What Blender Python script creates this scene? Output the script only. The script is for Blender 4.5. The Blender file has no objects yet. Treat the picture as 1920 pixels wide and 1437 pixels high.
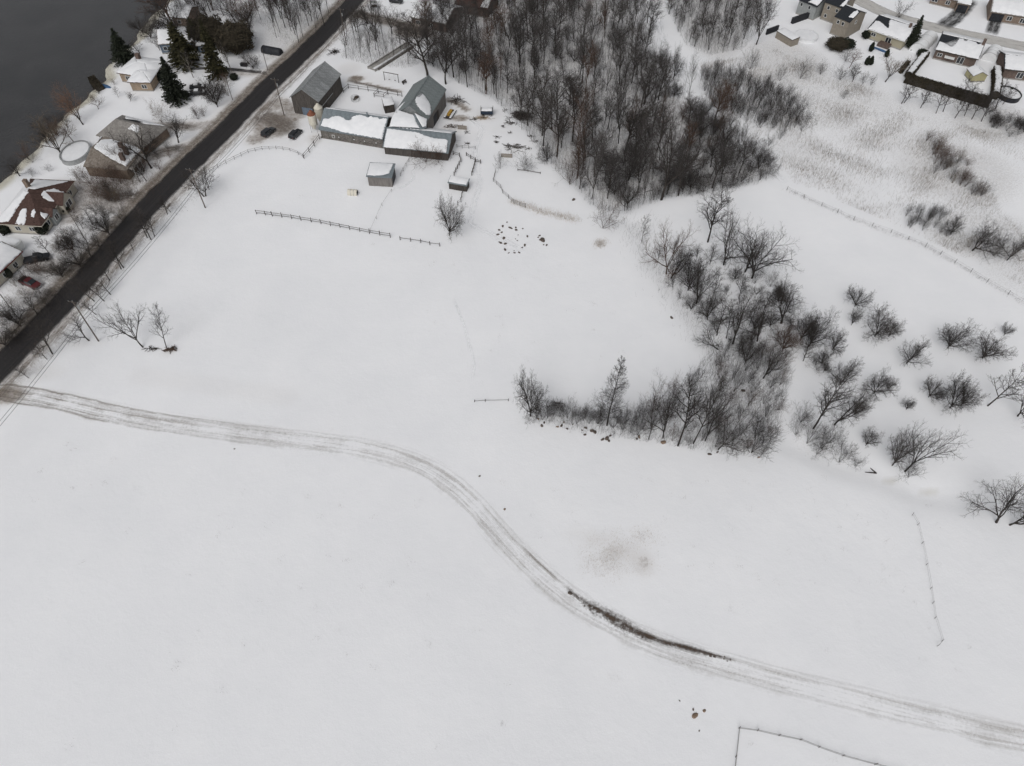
import bpy, bmesh, math, random
import numpy as np
from mathutils import Vector, Matrix
R = math.radians
scene = bpy.context.scene
C = scene.collection

# ------------------------------------------------------------------ camera
TILT, ALT, FPX, PW, PH = 51.5, 115.0, 1379.0, 1920.0, 1437.0
cam_d = bpy.data.cameras.new('camera'); cam_d.sensor_width = 36.0
cam_d.lens = 36.0 * FPX / PW; cam_d.clip_start = 0.5; cam_d.clip_end = 40000
cam = bpy.data.objects.new('camera', cam_d); C.objects.link(cam)
cam.location = (0, 0, ALT); cam.rotation_euler = (R(90 - TILT), 0, 0)
scene.camera = cam
# ------------------------------------------------------------------ sky, sun, exposure
SUN_EL, SUN_AZ = 48, 200
w = bpy.data.worlds.new('World'); scene.world = w; w.use_nodes = True
nt = w.node_tree; nt.nodes.clear()
sky = nt.nodes.new('ShaderNodeTexSky'); sky.sky_type = 'NISHITA'; sky.sun_disc = False
sky.sun_elevation = R(SUN_EL); sky.sun_rotation = R(SUN_AZ); sky.dust_density = 4.0; sky.air_density = 1.0
hs = nt.nodes.new('ShaderNodeHueSaturation'); hs.inputs['Saturation'].default_value = 0.16
bg = nt.nodes.new('ShaderNodeBackground'); bg.inputs['Strength'].default_value = 0.11
ow = nt.nodes.new('ShaderNodeOutputWorld')
nt.links.new(sky.outputs[0], hs.inputs['Color']); nt.links.new(hs.outputs[0], bg.inputs['Color'])
nt.links.new(bg.outputs[0], ow.inputs['Surface'])
sd = bpy.data.lights.new('sun', 'SUN'); sd.energy = 0.7; sd.angle = R(40); sd.color = (1, .97, .93)
so = bpy.data.objects.new('sun', sd); C.objects.link(so)
so.rotation_euler = (R(90 - SUN_EL), 0, R(180 - SUN_AZ)); so.location = (0, 0, 200)
vs = scene.view_settings; vs.view_transform = 'Standard'; vs.look = 'None'; vs.gamma = 1.0
vs.use_curve_mapping = False; vs.exposure = -0.02

# ------------------------------------------------------------------ survey helpers
_s, _c = math.sin(R(TILT)), math.cos(R(TILT))
def at(px, py, z=0.0):
    """the spot at height z that the survey photo shows at (px, py)"""
    u = (px - PW / 2) / FPX; v = (PH / 2 - py) / FPX
    dx, dy, dz = u, _c + v * _s, -_s + v * _c
    t = (z - ALT) / dz
    return Vector((t * dx, t * dy, z))
def proj(p):
    X, Y, Z = p[0], p[1], p[2] - ALT
    d = Y * _c - Z * _s
    return PW / 2 + FPX * X / d, PH / 2 - FPX * (Y * _s + Z * _c) / d
def smooth(a, b, x):
    t = np.clip((x - a) / (b - a), 0, 1); return t * t * (3 - 2 * t)
def seg_dist(x, y, pts, closed=False):
    d = np.full(np.shape(x), 1e9); n = len(pts)
    for i in range(n if closed else n - 1):
        ax, ay = pts[i][0], pts[i][1]; bx, by = pts[(i + 1) % n][0], pts[(i + 1) % n][1]
        vx, vy = bx - ax, by - ay; L = vx * vx + vy * vy + 1e-9
        t = np.clip(((x - ax) * vx + (y - ay) * vy) / L, 0, 1)
        d = np.minimum(d, np.hypot(x - ax - t * vx, y - ay - t * vy))
    return d
def inside(x, y, pts):
    c = np.zeros(np.shape(x), bool); n = len(pts); j = n - 1
    for i in range(n):
        xi, yi, xj, yj = pts[i][0], pts[i][1], pts[j][0], pts[j][1]
        if yi != yj:
            c ^= ((yi > y) != (yj > y)) & (x < (xj - xi) * (y - yi) / (yj - yi) + xi)
        j = i
    return c
def flat(l): return [tuple(at(*p))[:2] for p in l]
ROAD_L = flat([(648,0),(600,52),(564,82),(532,118),(499.6,145),(459,186),(420.4,223),(336,300),(275,355.5),(234,402),(187,463.7),(117,534),(58.5,586.5),(0,645)])
ROAD_R = flat([(684,0),(640,50),(588,103),(545,145),(504,182.5),(470.5,221),(380,315),(292,402),(254,446),(187,525),(131.5,592),(67,668),(17.5,718)])
def resample(pts, n):
    p = np.array(pts, float); s = np.r_[0, np.cumsum(np.hypot(*np.diff(p, axis=0).T))]
    t = np.linspace(0, s[-1], n)
    return np.stack([np.interp(t, s, p[:, k]) for k in range(p.shape[1])], 1)
rl, rr = resample(ROAD_L, 24), resample(ROAD_R, 24)
ROAD_C = (rl + rr) / 2
def smooth_line(p, it=2):
    p = p.copy()
    for _ in range(it): p[1:-1] = .25 * p[:-2] + .5 * p[1:-1] + .25 * p[2:]
    return p
ROAD_C = smooth_line(ROAD_C, 3)
d0 = ROAD_C[0] - ROAD_C[1]; d0 /= np.hypot(*d0); d1 = ROAD_C[-1] - ROAD_C[-2]; d1 /= np.hypot(*d1)
ROAD_C = np.vstack([ROAD_C[0] + d0 * 400, ROAD_C[0] + d0 * 60, ROAD_C, ROAD_C[-1] + d1 * 60, ROAD_C[-1] + d1 * 400])
SHORE = flat([(0,335),(37,292),(80,254),(115,219),(160,172),(195,142),(207,112),(245,77),(267,48),(297,15),(310,0)])
SHORE = [(SHORE[0][0] - 40, SHORE[0][1] - 180)] + SHORE + [(SHORE[-1][0] + 30, SHORE[-1][1] + 90), (SHORE[-1][0] + 150, SHORE[-1][1] + 500)]
SH = np.array(SHORE)
WOOD = flat([(800,-40),(795,40),(800,120),(850,152),(930,192),(985,250),(1020,300),(1062,340),(1110,392),(1165,405),(1250,374),(1330,366),(1420,346),(1462,330),(1440,300),(1340,228),(1300,190),(1262,125),(1225,80),(1205,0),(1205,-40)])
WOOD2 = flat([(1248,-40),(1250,20),(1285,85),(1330,105),(1395,92),(1440,40),(1455,-40)])
THICK = flat([(1310,150),(1330,200),(1395,228),(1470,250),(1500,240),(1480,180),(1400,150),(1345,135)])
DITCH = flat([(1190,420),(1240,500),(1310,600),(1390,700),(1450,790),(1480,830),(1560,868),(1640,890),(1720,925),(1810,938),(1990,940)])
HEDGE = flat([(985,790),(1100,815),(1230,832),(1340,852),(1440,858),(1490,700),(1440,640),(1330,650),(1290,720),(1180,770),(1060,772)])
def hgt(x, y):
    x = np.asarray(x, float); y = np.asarray(y, float)
    h = .16 * np.sin(x * .045 + 1.3) * np.cos(y * .05) + .07 * np.sin(x * .11 + y * .08) + .05 * np.sin(y * .17 - x * .06)
    t = x - np.interp(y, SH[:, 1], SH[:, 0]) + .6 * np.sin(y * .21 + .5) + .45 * np.sin(y * .53 + 1) + .25 * np.sin(y * 1.37 + 2) * np.sin(y * .13)
    h = h - 2.6 * smooth(5, -6, t)
    dw = seg_dist(x, y, WOOD, True)
    h = h - 1.1 * np.where(inside(x, y, WOOD), smooth(0, 4.5, dw), 0)
    dd = seg_dist(x, y, DITCH)
    h = h - .45 * np.exp(-(dd / 2.6) ** 2)
    dr = seg_dist(x, y, ROAD_C)
    h = h + .35 * np.exp(-((dr - 6.0) / 1.6) ** 2) * (t > 8)
    return h
def hz(x, y): return float(hgt(np.array([x]), np.array([y]))[0])
def gp(px, py):
    z = 0.0
    for _ in range(4):
        p = at(px, py, z); z = hz(p.x, p.y)
    return Vector((p.x, p.y, z))
def px_per_m_up(p):
    a = proj(p); b = proj((p[0], p[1], p[2] + 1)); return math.hypot(b[0] - a[0], b[1] - a[1])
def px_per_m(p):
    return FPX / math.sqrt(p[0] ** 2 + p[1] ** 2 + (p[2] - ALT) ** 2)

# ------------------------------------------------------------------ materials
MATS = {}
def mat(name, c1, c2=None, scale=3.0, rough=.85, bump=0., bscale=None, metal=0., stretch=None, rnd=0., spec=.3, detail=5):
    m = bpy.data.materials.new(name); m.use_nodes = True; MATS[name] = m
    n = m.node_tree.nodes; l = m.node_tree.links; b = n['Principled BSDF']
    b.inputs['Roughness'].default_value = rough; b.inputs['Metallic'].default_value = metal
    b.inputs['Specular IOR Level'].default_value = spec
    c2 = c2 or tuple(min(1, v * 1.35) for v in c1)
    tc = n.new('ShaderNodeTexCoord'); src = tc.outputs['Object']
    if stretch:
        mp = n.new('ShaderNodeMapping'); mp.inputs['Scale'].default_value = stretch
        l.new(src, mp.inputs[0]); src = mp.outputs[0]
    no = n.new('ShaderNodeTexNoise'); no.inputs['Scale'].default_value = scale; no.inputs['Detail'].default_value = detail
    no.inputs['Roughness'].default_value = .65
    l.new(src, no.inputs['Vector'])
    cr = n.new('ShaderNodeValToRGB'); cr.color_ramp.elements[0].position = .33; cr.color_ramp.elements[1].position = .68
    cr.color_ramp.elements[0].color = (*c1, 1); cr.color_ramp.elements[1].color = (*c2, 1)
    l.new(no.outputs[0], cr.inputs[0]); out = cr.outputs[0]
    if rnd:
        oi = n.new('ShaderNodeObjectInfo'); mr = n.new('ShaderNodeMapRange')
        mr.inputs[3].default_value = 1 - rnd; mr.inputs[4].default_value = 1 + rnd
        l.new(oi.outputs['Random'], mr.inputs[0])
        hsv = n.new('ShaderNodeHueSaturation'); l.new(mr.outputs[0], hsv.inputs['Value']); l.new(out, hsv.inputs['Color']); out = hsv.outputs[0]
    l.new(out, b.inputs['Base Color'])
    if bump:
        nb = n.new('ShaderNodeTexNoise'); nb.inputs['Scale'].default_value = bscale or scale * 3; nb.inputs['Detail'].default_value = 4
        l.new(src, nb.inputs['Vector'])
        bp = n.new('ShaderNodeBump'); bp.inputs['Strength'].default_value = .6; bp.inputs['Distance'].default_value = bump
        l.new(nb.outputs[0], bp.inputs['Height']); l.new(bp.outputs[0], b.inputs['Normal'])
    return m
SNOW1, SNOW2 = (.815, .824, .846), (.858, .864, .882)
mat('snow', (.70, .71, .73), (.785, .79, .805), .6, .75, .06, 2.5, spec=.15)
mat('bark', (.022, .019, .017), (.062, .054, .048), 2.0, .95, rnd=.25)
mat('bark_rust', (.055, .036, .027), (.11, .075, .056), 2.0, .95)
mat('bark_pale', (.16, .145, .13), (.26, .24, .21), 2.0, .9)
mat('twig_wood', (.048, .044, .043), (.11, .10, .096), .5, .95, rnd=.35)
mat('twig', (.030, .026, .024), (.075, .065, .06), .8, .95, rnd=.3)
mat('twig_rust', (.062, .040, .031), (.13, .085, .065), .8, .95, rnd=.2)
mat('twig_orange', (.15, .085, .055), (.25, .15, .10), .8, .95)
mat('twig_tan', (.12, .095, .07), (.21, .17, .13), .8, .95, rnd=.2)
mat('needle', (.010, .014, .010), (.030, .036, .022), 1.6, .9, rnd=.2)
mat('needle_olive', (.022, .022, .010), (.055, .050, .022), 1.4, .9, rnd=.2)
mat('cedar', (.024, .020, .014), (.060, .050, .034), 1.4, .95, rnd=.2)
mat('weed', (.15, .115, .085), (.29, .23, .17), .3, .95)
mat('weed_dark', (.07, .058, .05), (.15, .125, .105), .3, .95)
mat('straw', (.30, .23, .16), (.45, .37, .27), .4, .95)
mat('barn_wood', (.040, .036, .034), (.125, .112, .102), 1.2, .9, .01, 6, stretch=(6, 6, .35))
mat('barn_wood_grey', (.12, .11, .105), (.25, .235, .22), 1.2, .9, .01, 6, stretch=(6, 6, .35))
mat('dark_wood', (.035, .03, .027), (.08, .07, .062), 2, .9, stretch=(1, 1, .4))
mat('fence_wood', (.05, .045, .043), (.12, .11, .10), 2, .9)
mat('roof_metal', (.17, .18, .186), (.34, .35, .352), 1.6, .55, .01, 8, metal=.25, rnd=.16, stretch=(1, 1, 1))
mat('roof_green', (.13, .152, .154), (.225, .245, .247), 1.2, .5, .01, 8, metal=.2, rnd=.07)
mat('roof_blue', (.145, .172, .188), (.225, .255, .272), 1.2, .5, .01, 8, metal=.2, rnd=.05)
mat('rust_stain', (.14, .05, .03), (.24, .10, .06), 3)
mat('rubble_wall', (.07, .064, .058), (.20, .185, .17), 2.2, .95, .03, 6)
mat('shingle_brown', (.048, .028, .024), (.098, .060, .050), 2.2, .95, .015, 12)
mat('shingle_grey', (.155, .145, .135), (.28, .265, .25), 1.6, .95, .015, 12)
mat('shingle_tan', (.115, .097, .082), (.25, .22, .19), 1.6, .95, .015, 12)
mat('shingle_black', (.012, .014, .018), (.03, .034, .04), 5, .95, .015, 12)
mat('siding_beige', (.30, .275, .20), (.37, .34, .26), 1.2, .8, .01, 6, stretch=(.5, .5, 8))
mat('siding_tan', (.22, .195, .162), (.285, .255, .215), 1.4, .85, .01, 8)
mat('siding_grey', (.25, .265, .265), (.33, .345, .345), 1.2, .8, .01, 6)
mat('siding_blue', (.095, .125, .165), (.14, .175, .22), 1.2, .8)
mat('siding_cream', (.42, .39, .33), (.50, .47, .40), 1.2, .8)
mat('yellow_siding', (.34, .31, .17), (.42, .39, .24), 1.2, .8, stretch=(6, 6, .5))
mat('white_paint', (.66, .67, .66), (.76, .77, .76), 2, .6)
mat('red_paint', (.14, .018, .016), (.20, .03, .026), 2, .6)
mat('cream_metal', (.52, .49, .41), (.66, .63, .55), 2.0, .5)
mat('galvanised', (.30, .31, .31), (.42, .43, .43), 2, .5, metal=.4)
mat('concrete', (.24, .23, .22), (.36, .35, .33), 1.2, .9, .02)
mat('glass_dark', (.012, .014, .017), (.03, .034, .04), 1, .12, spec=.6)
mat('tyre', (.012, .012, .012), (.02, .02, .02), 6, .9)
mat('car_black', (.008, .009, .011), (.016, .017, .02), 2, .28, spec=.5)
mat('car_grey', (.018, .019, .022), (.032, .034, .038), 2, .28, spec=.5)
mat('car_red', (.065, .008, .010), (.10, .014, .016), 2, .3, spec=.5)
mat('chrome', (.4, .4, .41), (.5, .5, .51), 2, .25, metal=.8)
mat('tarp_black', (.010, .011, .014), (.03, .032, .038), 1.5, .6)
mat('tarp_blue', (.03, .08, .17), (.06, .13, .25), 1.5, .6)
mat('tarp_navy', (.012, .02, .035), (.03, .045, .07), 1.5, .5)
mat('plastic_white', (.68, .69, .70), (.78, .79, .80), 1.0, .7)
mat('rock', (.055, .045, .040), (.17, .14, .12), 2.2, .95, .03, 6)
mat('rock_tan', (.17, .12, .085), (.27, .20, .15), 2.2, .95, .03, 6)
mat('soil', (.028, .020, .015), (.075, .055, .042), 2, 1, .05, 8)
mat('yellow_paint', (.35, .20, .03), (.45, .28, .06), 2, .6)
mat('pole_wood', (.085, .072, .062), (.14, .12, .105), 2, .9)
mat('cable', (.02, .02, .021), (.03, .03, .031), 2, .7)
mat('pallet', (.20, .175, .15), (.30, .27, .235), 2, .9)

def brick_mat(name, c1, c2, mortar):
    m = bpy.data.materials.new(name); m.use_nodes = True; MATS[name] = m
    n = m.node_tree.nodes; l = m.node_tree.links; b = n['Principled BSDF']; b.inputs['Roughness'].default_value = .9
    tc = n.new('ShaderNodeTexCoord'); mp = n.new('ShaderNodeMapping'); mp.inputs['Rotation'].default_value = (R(90), 0, 0)
    br = n.new('ShaderNodeTexBrick'); br.inputs['Scale'].default_value = 1.0
    br.inputs['Color1'].default_value = (*c1, 1); br.inputs['Color2'].default_value = (*c2, 1); br.inputs['Mortar'].default_value = (*mortar, 1)
    br.inputs['Brick Width'].default_value = .4; br.inputs['Row Height'].default_value = .16; br.inputs['Mortar Size'].default_value = .012
    l.new(tc.outputs['Object'], mp.inputs[0]); l.new(mp.outputs[0], br.inputs['Vector'])
    no = n.new('ShaderNodeTexNoise'); no.inputs['Scale'].default_value = .9; l.new(tc.outputs['Object'], no.inputs['Vector'])
    mx = n.new('ShaderNodeMix'); mx.data_type = 'RGBA'; mx.blend_type = 'MULTIPLY'; mx.inputs[0].default_value = .5
    l.new(br.outputs['Color'], mx.inputs[6]); l.new(no.outputs[0], mx.inputs[7]); l.new(mx.outputs[2], b.inputs['Base Color'])
brick_mat('brick_brown', (.19, .135, .10), (.28, .205, .155), (.26, .24, .21))
brick_mat('brick_red', (.105, .068, .056), (.165, .11, .09), (.22, .20, .18))
brick_mat('brick_tan', (.32, .235, .16), (.42, .32, .23), (.4, .36, .3))

# ------------------------------------------------------------------ mesh helpers
def props(o, label=None, cat=None, group=None, kind=None):
    if label: o['label'] = label
    if cat: o['category'] = cat
    if group: o['group'] = group
    if kind: o['kind'] = kind
    return o
def new_obj(name, me, parent=None):
    o = bpy.data.objects.new(name, me); C.objects.link(o)
    if parent: o.parent = parent
    return o
def empty(name, loc, rz=0, label=None, cat=None, group=None):
    o = new_obj(name, None); o.location = loc; o.rotation_euler = (0, 0, rz); o.empty_display_size = .5
    return props(o, label, cat, group)
def np_mesh(name, V, F, m=None, smooth_=False):
    """V (n,3), F (k,3) or (k,4) arrays"""
    me = bpy.data.meshes.new(name); V = np.asarray(V, np.float32); F = np.asarray(F, np.int32)
    k = F.shape[1]
    me.vertices.add(len(V)); me.vertices.foreach_set('co', V.ravel())
    me.loops.add(F.size); me.loops.foreach_set('vertex_index', F.ravel())
    me.polygons.add(len(F)); me.polygons.foreach_set('loop_start', np.arange(0, F.size, k, dtype=np.int32))
    me.polygons.foreach_set('loop_total', np.full(len(F), k, np.int32))
    if smooth_: me.polygons.foreach_set('use_smooth', np.ones(len(F), bool))
    me.update(calc_edges=True)
    if m: me.materials.append(MATS[m])
    return me
class MB:
    def __init__(s): s.v = []; s.f = []
    def add(s, vs, fs):
        o = len(s.v); s.v += [tuple(v) for v in vs]; s.f += [tuple(i + o for i in f) for f in fs]; return s
    def box(s, x0, x1, y0, y1, z0, z1):
        return s.add([(x0,y0,z0),(x1,y0,z0),(x1,y1,z0),(x0,y1,z0),(x0,y0,z1),(x1,y0,z1),(x1,y1,z1),(x0,y1,z1)],
                     [(0,3,2,1),(4,5,6,7),(0,1,5,4),(1,2,6,5),(2,3,7,6),(3,0,4,7)])
    def prism(s, poly, off):
        """poly: 3D points, extruded by vector off"""
        n = len(poly); a = [Vector(p) for p in poly]; b = [p + Vector(off) for p in a]
        return s.add(a + b, [tuple(range(n))[::-1], tuple(range(n, 2 * n))] + [(i, (i + 1) % n, n + (i + 1) % n, n + i) for i in range(n)])
    def tube(s, pts, r, n=6, cap=True):
        pts = [Vector(p) for p in pts]
        if not isinstance(r, (list, tuple)): r = [r] * len(pts)
        o = len(s.v)
        for i, p in enumerate(pts):
            d = (pts[min(i + 1, len(pts) - 1)] - pts[max(i - 1, 0)]).normalized()
            a = d.cross(Vector((0, 0, 1)) if abs(d.z) < .9 else Vector((1, 0, 0))).normalized(); b = d.cross(a)
            for k in range(n):
                t = 2 * math.pi * k / n; s.v.append(tuple(p + (a * math.cos(t) + b * math.sin(t)) * r[i]))
        for i in range(len(pts) - 1):
            for k in range(n):
                k2 = (k + 1) % n; s.f.append((o + i * n + k, o + i * n + k2, o + (i + 1) * n + k2, o + (i + 1) * n + k))
        if cap:
            s.f.append(tuple(o + k for k in range(n))[::-1]); s.f.append(tuple(o + (len(pts) - 1) * n + k for k in range(n)))
        return s
    def mesh(s, name, m, smooth_=False):
        me = bpy.data.meshes.new(name); me.from_pydata(s.v, [], s.f); me.update()
        bm = bmesh.new(); bm.from_mesh(me); bmesh.ops.recalc_face_normals(bm, faces=bm.faces); bm.to_mesh(me); bm.free()
        if m: me.materials.append(MATS[m])
        if smooth_:
            for p in me.polygons: p.use_smooth = True
        return me
    def build(s, name, m, parent=None, smooth_=False):
        return new_obj(name, s.mesh(name, m, smooth_), parent)
def tag(o, label, cat, group=None): return props(o, label, cat, group)
def copy_tree(o, parent=None):
    c = o.copy(); C.objects.link(c); c.parent = parent
    for ch in o.children: copy_tree(ch, c)
    return c

# ------------------------------------------------------------------ ground
def grid_axis(a, b, st, far):
    core = np.arange(a, b + st * .5, st); out = []
    g = st * 2; x = b
    while x < far: x += g; g *= 1.5; out.append(x)
    lo = []; g = st * 2; x = a
    while x > -far: x -= g; g *= 1.5; lo.append(x)
    return np.r_[lo[::-1], core, out]
gx = grid_axis(-190, 190, 1.15, 18000); gy = grid_axis(8, 275, 1.15, 18000)
GX, GY = np.meshgrid(gx, gy); fx, fy = GX.ravel(), GY.ravel()
GZ = hgt(fx, fy)
nx, ny = len(gx), len(gy)
ii = (np.arange(ny - 1)[:, None] * nx + np.arange(nx - 1)[None, :]).ravel()
gme = np_mesh('ground', np.stack([fx, fy, GZ], 1), np.stack([ii, ii + 1, ii + nx + 1, ii + nx], 1), smooth_=True)
dirt = np.zeros(len(fx)); gras = np.zeros(len(fx)); ice = np.zeros(len(fx))
def blob(arr, px, py, rx, ry, s, soft=.5):
    p = at(px, py); k = px_per_m(p); el = math.sin(math.atan2(ALT, math.hypot(p.x, p.y)))
    d = np.hypot((fx - p.x) / (rx / k), (fy - p.y) / (ry / k / el))
    np.maximum(arr, s * smooth(1 + soft, 1 - soft, d), out=arr)
def band(arr, pts, wd, s, soft=.6):
    d = seg_dist(fx, fy, flat(pts)); np.maximum(arr, s * smooth(wd * (1 + soft), wd * (1 - soft), d), out=arr)
dr = seg_dist(fx, fy, ROAD_C); tsh = fx - np.interp(fy, SH[:, 1], SH[:, 0]) + 1.2 * np.sin(fy * .17 + 2) + .7 * np.sin(fy * .47 + 1)
vx = np.interp(fy, ROAD_C[::-1, 1], ROAD_C[::-1, 0]); leftside = fx < vx
np.maximum(dirt, np.where(leftside, .88 * smooth(9.5, 3.8, dr), .60 * smooth(7.0, 3.6, dr)), out=dirt)
# verges and gardens of the houses on the far side of the road, driveways, yards
for a in [((150,372),(215,392),(262,375)), ((110,350),(160,350),(235,378)), ((285,238),(345,236),(400,238)), ((245,300),(300,290),(345,278)), ((60,490),(120,505),(150,520)), ((75,395),(130,410),(150,385))]:
    band(dirt, a, 3.2, .72)
band(dirt, [(395,132),(480,140)], 2.5, .7); band(dirt, [(505,110),(560,100)], 3.5, .55); band(dirt, [(320,165),(380,168)], 3, .5)
for a in [(165,455,70,40,.42), (60,600,60,60,.45), (110,530,70,40,.5), (205,360,50,35,.7), (285,290,40,35,.5), (25,640,40,50,.5)]: blob(dirt, *a)
band(dirt, [(480,262),(520,240),(560,215),(528,195),(500,205)], 3.4, .78); blob(dirt, 515, 235, 45, 25, .85); blob(dirt, 590, 262, 14, 10, .6)
blob(dirt, 545, 272, 25, 8, .3)
band(dirt, [(655,152),(690,158),(752,172)], 1.0, .8); blob(dirt, 668, 148, 16, 6, .95); blob(dirt, 655, 130, 22, 10, .45)
band(dirt, [(840,188),(862,196),(875,206)], 1.6, .85); blob(dirt, 862, 222, 22, 6, .85); blob(dirt, 905, 222, 30, 8, .4); blob(dirt, 850, 240, 25, 10, .55)
band(dirt, [(668,28),(710,36),(760,48),(800,62)], 3.6, .82); blob(dirt, 775, 55, 40, 16, .9)
blob(dirt, 10, 742, 35, 14, .9); blob(dirt, 60, 700, 50, 14, .35); blob(dirt, 130, 640, 60, 10, .25); band(dirt, [(265,705),(540,745)], 2.5, .22)
blob(dirt, 860, 352, 16, 6, .5); blob(dirt, 318, 660, 14, 5, .6)
# thin weedy snow, leaf litter
inw = inside(fx, fy, WOOD) | inside(fx, fy, WOOD2)
dwd = np.minimum(seg_dist(fx, fy, WOOD, True), seg_dist(fx, fy, WOOD2, True)); np.maximum(gras, np.where(inw, .50 * smooth(-1.5, 7, dwd), .18 * smooth(2.5, 0, dwd)), out=gras)
for a in [(1470,120,90,45,.5), (1560,190,140,55,.42), (1680,240,170,60,.38), (1790,320,120,55,.45), (1870,230,90,30,.5), (1850,440,110,40,.42), (1500,280,70,40,.4), (1600,330,90,40,.3), (1900,520,60,30,.35),
          (1330,40,60,70,.5), (560,60,70,50,.5), (430,20,120,40,.35), (720,70,60,40,.35), (1380,780,90,80,.35), (1540,830,70,40,.3)]: blob(gras, *a)
blob(gras, 1165, 1030, 66, 26, .20, .9)
for a in [(1206,1054,18,22,.62), (1188,1046,18,14,.5), (1154,1036,16,16,.58), (1175,1038,34,20,.42), (1120,1012,34,14,.36), (1090,1000,30,12,.26)]: blob(dirt, *a, .9)
band(gras, [(960,378),(1010,395),(1080,414)], 1.5, .34, .9); blob(gras, 823, 744, 9, 4, .5, .8); blob(gras, 858, 717, 14, 3, .42, .8)
for a in [(905,215,40,12,.34), (850,215,40,20,.36), (880,255,30,14,.22), (690,150,40,10,.3), (940,240,30,12,.25), (960,285,24,8,.25)]: blob(dirt, *a, .8); blob(gras, 1125, 458, 14, 10, .5)
np.maximum(ice, smooth(4.4, 1.6, tsh) * (tsh > -30), out=ice)
blob(ice, 1672, 902, 10, 3, .45); blob(ice, 1742, 920, 16, 3, .4)
ca = gme.color_attributes.new('cover', 'FLOAT_COLOR', 'POINT')
ca.data.foreach_set('color', np.stack([dirt, gras, ice, np.ones(len(fx))], 1).astype(np.float32).ravel())

def cover_nodes(n, l, attr=True):
    """snow base colour with dirt / weed / ice cover; returns the colour socket and the vector source"""
    ge = n.new('ShaderNodeNewGeometry'); pos = ge.outputs['Position']
    def noise(sc, det=5, r=.6):
        t = n.new('ShaderNodeTexNoise'); t.inputs['Scale'].default_value = sc; t.inputs['Detail'].default_value = det; t.inputs['Roughness'].default_value = r
        l.new(pos, t.inputs['Vector']); return t.outputs[0]
    def ramp(src, a, b, p0=.3, p1=.7):
        c = n.new('ShaderNodeValToRGB'); c.color_ramp.elements[0].position = p0; c.color_ramp.elements[1].position = p1
        c.color_ramp.elements[0].color = (*a, 1); c.color_ramp.elements[1].color = (*b, 1); l.new(src, c.inputs[0]); return c.outputs[0]
    def mth(op, a, b=None, clamp=False):
        m = n.new('ShaderNodeMath'); m.operation = op; m.use_clamp = clamp
        for i, v in enumerate((a, b)):
            if v is None: continue
            if isinstance(v, (int, float)): m.inputs[i].default_value = v
            else: l.new(v, m.inputs[i])
        return m.outputs[0]
    def mix(f, a, b):
        m = n.new('ShaderNodeMix'); m.data_type = 'RGBA'; l.new(f, m.inputs[0])
        for i, v in ((6, a), (7, b)):
            if isinstance(v, tuple): m.inputs[i].default_value = (*v, 1)
            else: l.new(v, m.inputs[i])
        return m.outputs[2]
    n1, n2, n3 = noise(.09, 4), noise(.55, 6, .7), noise(3.2, 5, .7)
    col = ramp(n1, SNOW1, SNOW2)
    gr = noise(7.0, 3, .8)
    col = mix(mth('MULTIPLY', mth('SUBTRACT', gr, .38), .30, True), col, (.66, .665, .68))
    sp = mth('MULTIPLY', mth('SUBTRACT', n3, .66), 3.0, True)
    col = mix(mth('MULTIPLY', sp, .3), col, (.5, .5, .5))
    return dict(pos=pos, noise=noise, ramp=ramp, mth=mth, mix=mix, n1=n1, n2=n2, n3=n3, col=col)
def ground_material():
    m = bpy.data.materials.new('snow_ground'); m.use_nodes = True; MATS['snow_ground'] = m
    n = m.node_tree.nodes; l = m.node_tree.links; b = n['Principled BSDF']; b.inputs['Roughness'].default_value = .75; b.inputs['Specular IOR Level'].default_value = .2
    k = cover_nodes(n, l); mth, mix, ramp = k['mth'], k['mix'], k['ramp']
    at_ = n.new('ShaderNodeVertexColor'); at_.layer_name = 'cover'; sx = n.new('ShaderNodeSeparateColor'); l.new(at_.outputs[0], sx.inputs[0])
    fine = k['noise'](1.5, 8, .75)
    brk = mth('ADD', mth('MULTIPLY', k['n2'], .5), mth('MULTIPLY', fine, .5))
    fd = mth('MULTIPLY', mth('SUBTRACT', mth('ADD', mth('MULTIPLY', sx.outputs[0], .78), brk), .92), 3.2, True)
    dcol = ramp(k['n3'], (.085, .066, .052), (.30, .25, .205), .25, .75)
    haze = mth('MULTIPLY', mth('POWER', sx.outputs[0], 1.4), .55)
    col = mix(haze, k['col'], (.42, .365, .31))
    col = mix(mth('MULTIPLY', fd, .92), col, dcol)
    fg = mth('MULTIPLY', mth('SUBTRACT', mth('ADD', mth('MULTIPLY', sx.outputs[1], .9), k['noise'](2.6, 8, .8)), .78), 3.4, True)
    col = mix(mth('MULTIPLY', fg, .55), col, ramp(k['n2'], (.19, .172, .155), (.38, .345, .30)))
    fi = mth('MULTIPLY', sx.outputs[2], mth('ADD', .55, mth('MULTIPLY', k['n2'], .6)), True)
    col = mix(fi, col, ramp(k['n2'], (.36, .33, .245), (.58, .56, .47)))
    l.new(col, b.inputs['Base Color'])
    bp = n.new('ShaderNodeBump'); bp.inputs['Strength'].default_value = .30; bp.inputs['Distance'].default_value = .25
    l.new(mth('ADD', mth('ADD', k['n2'], mth('MULTIPLY', k['n3'], .22)), mth('MULTIPLY', k['noise'](.16, 3), .8)), bp.inputs['Height']); l.new(bp.outputs[0], b.inputs['Normal'])
    return m
gme.materials.append(ground_material())
go = new_obj('ground', gme); props(go, 'snow covered field and ground', kind='structure')

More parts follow.
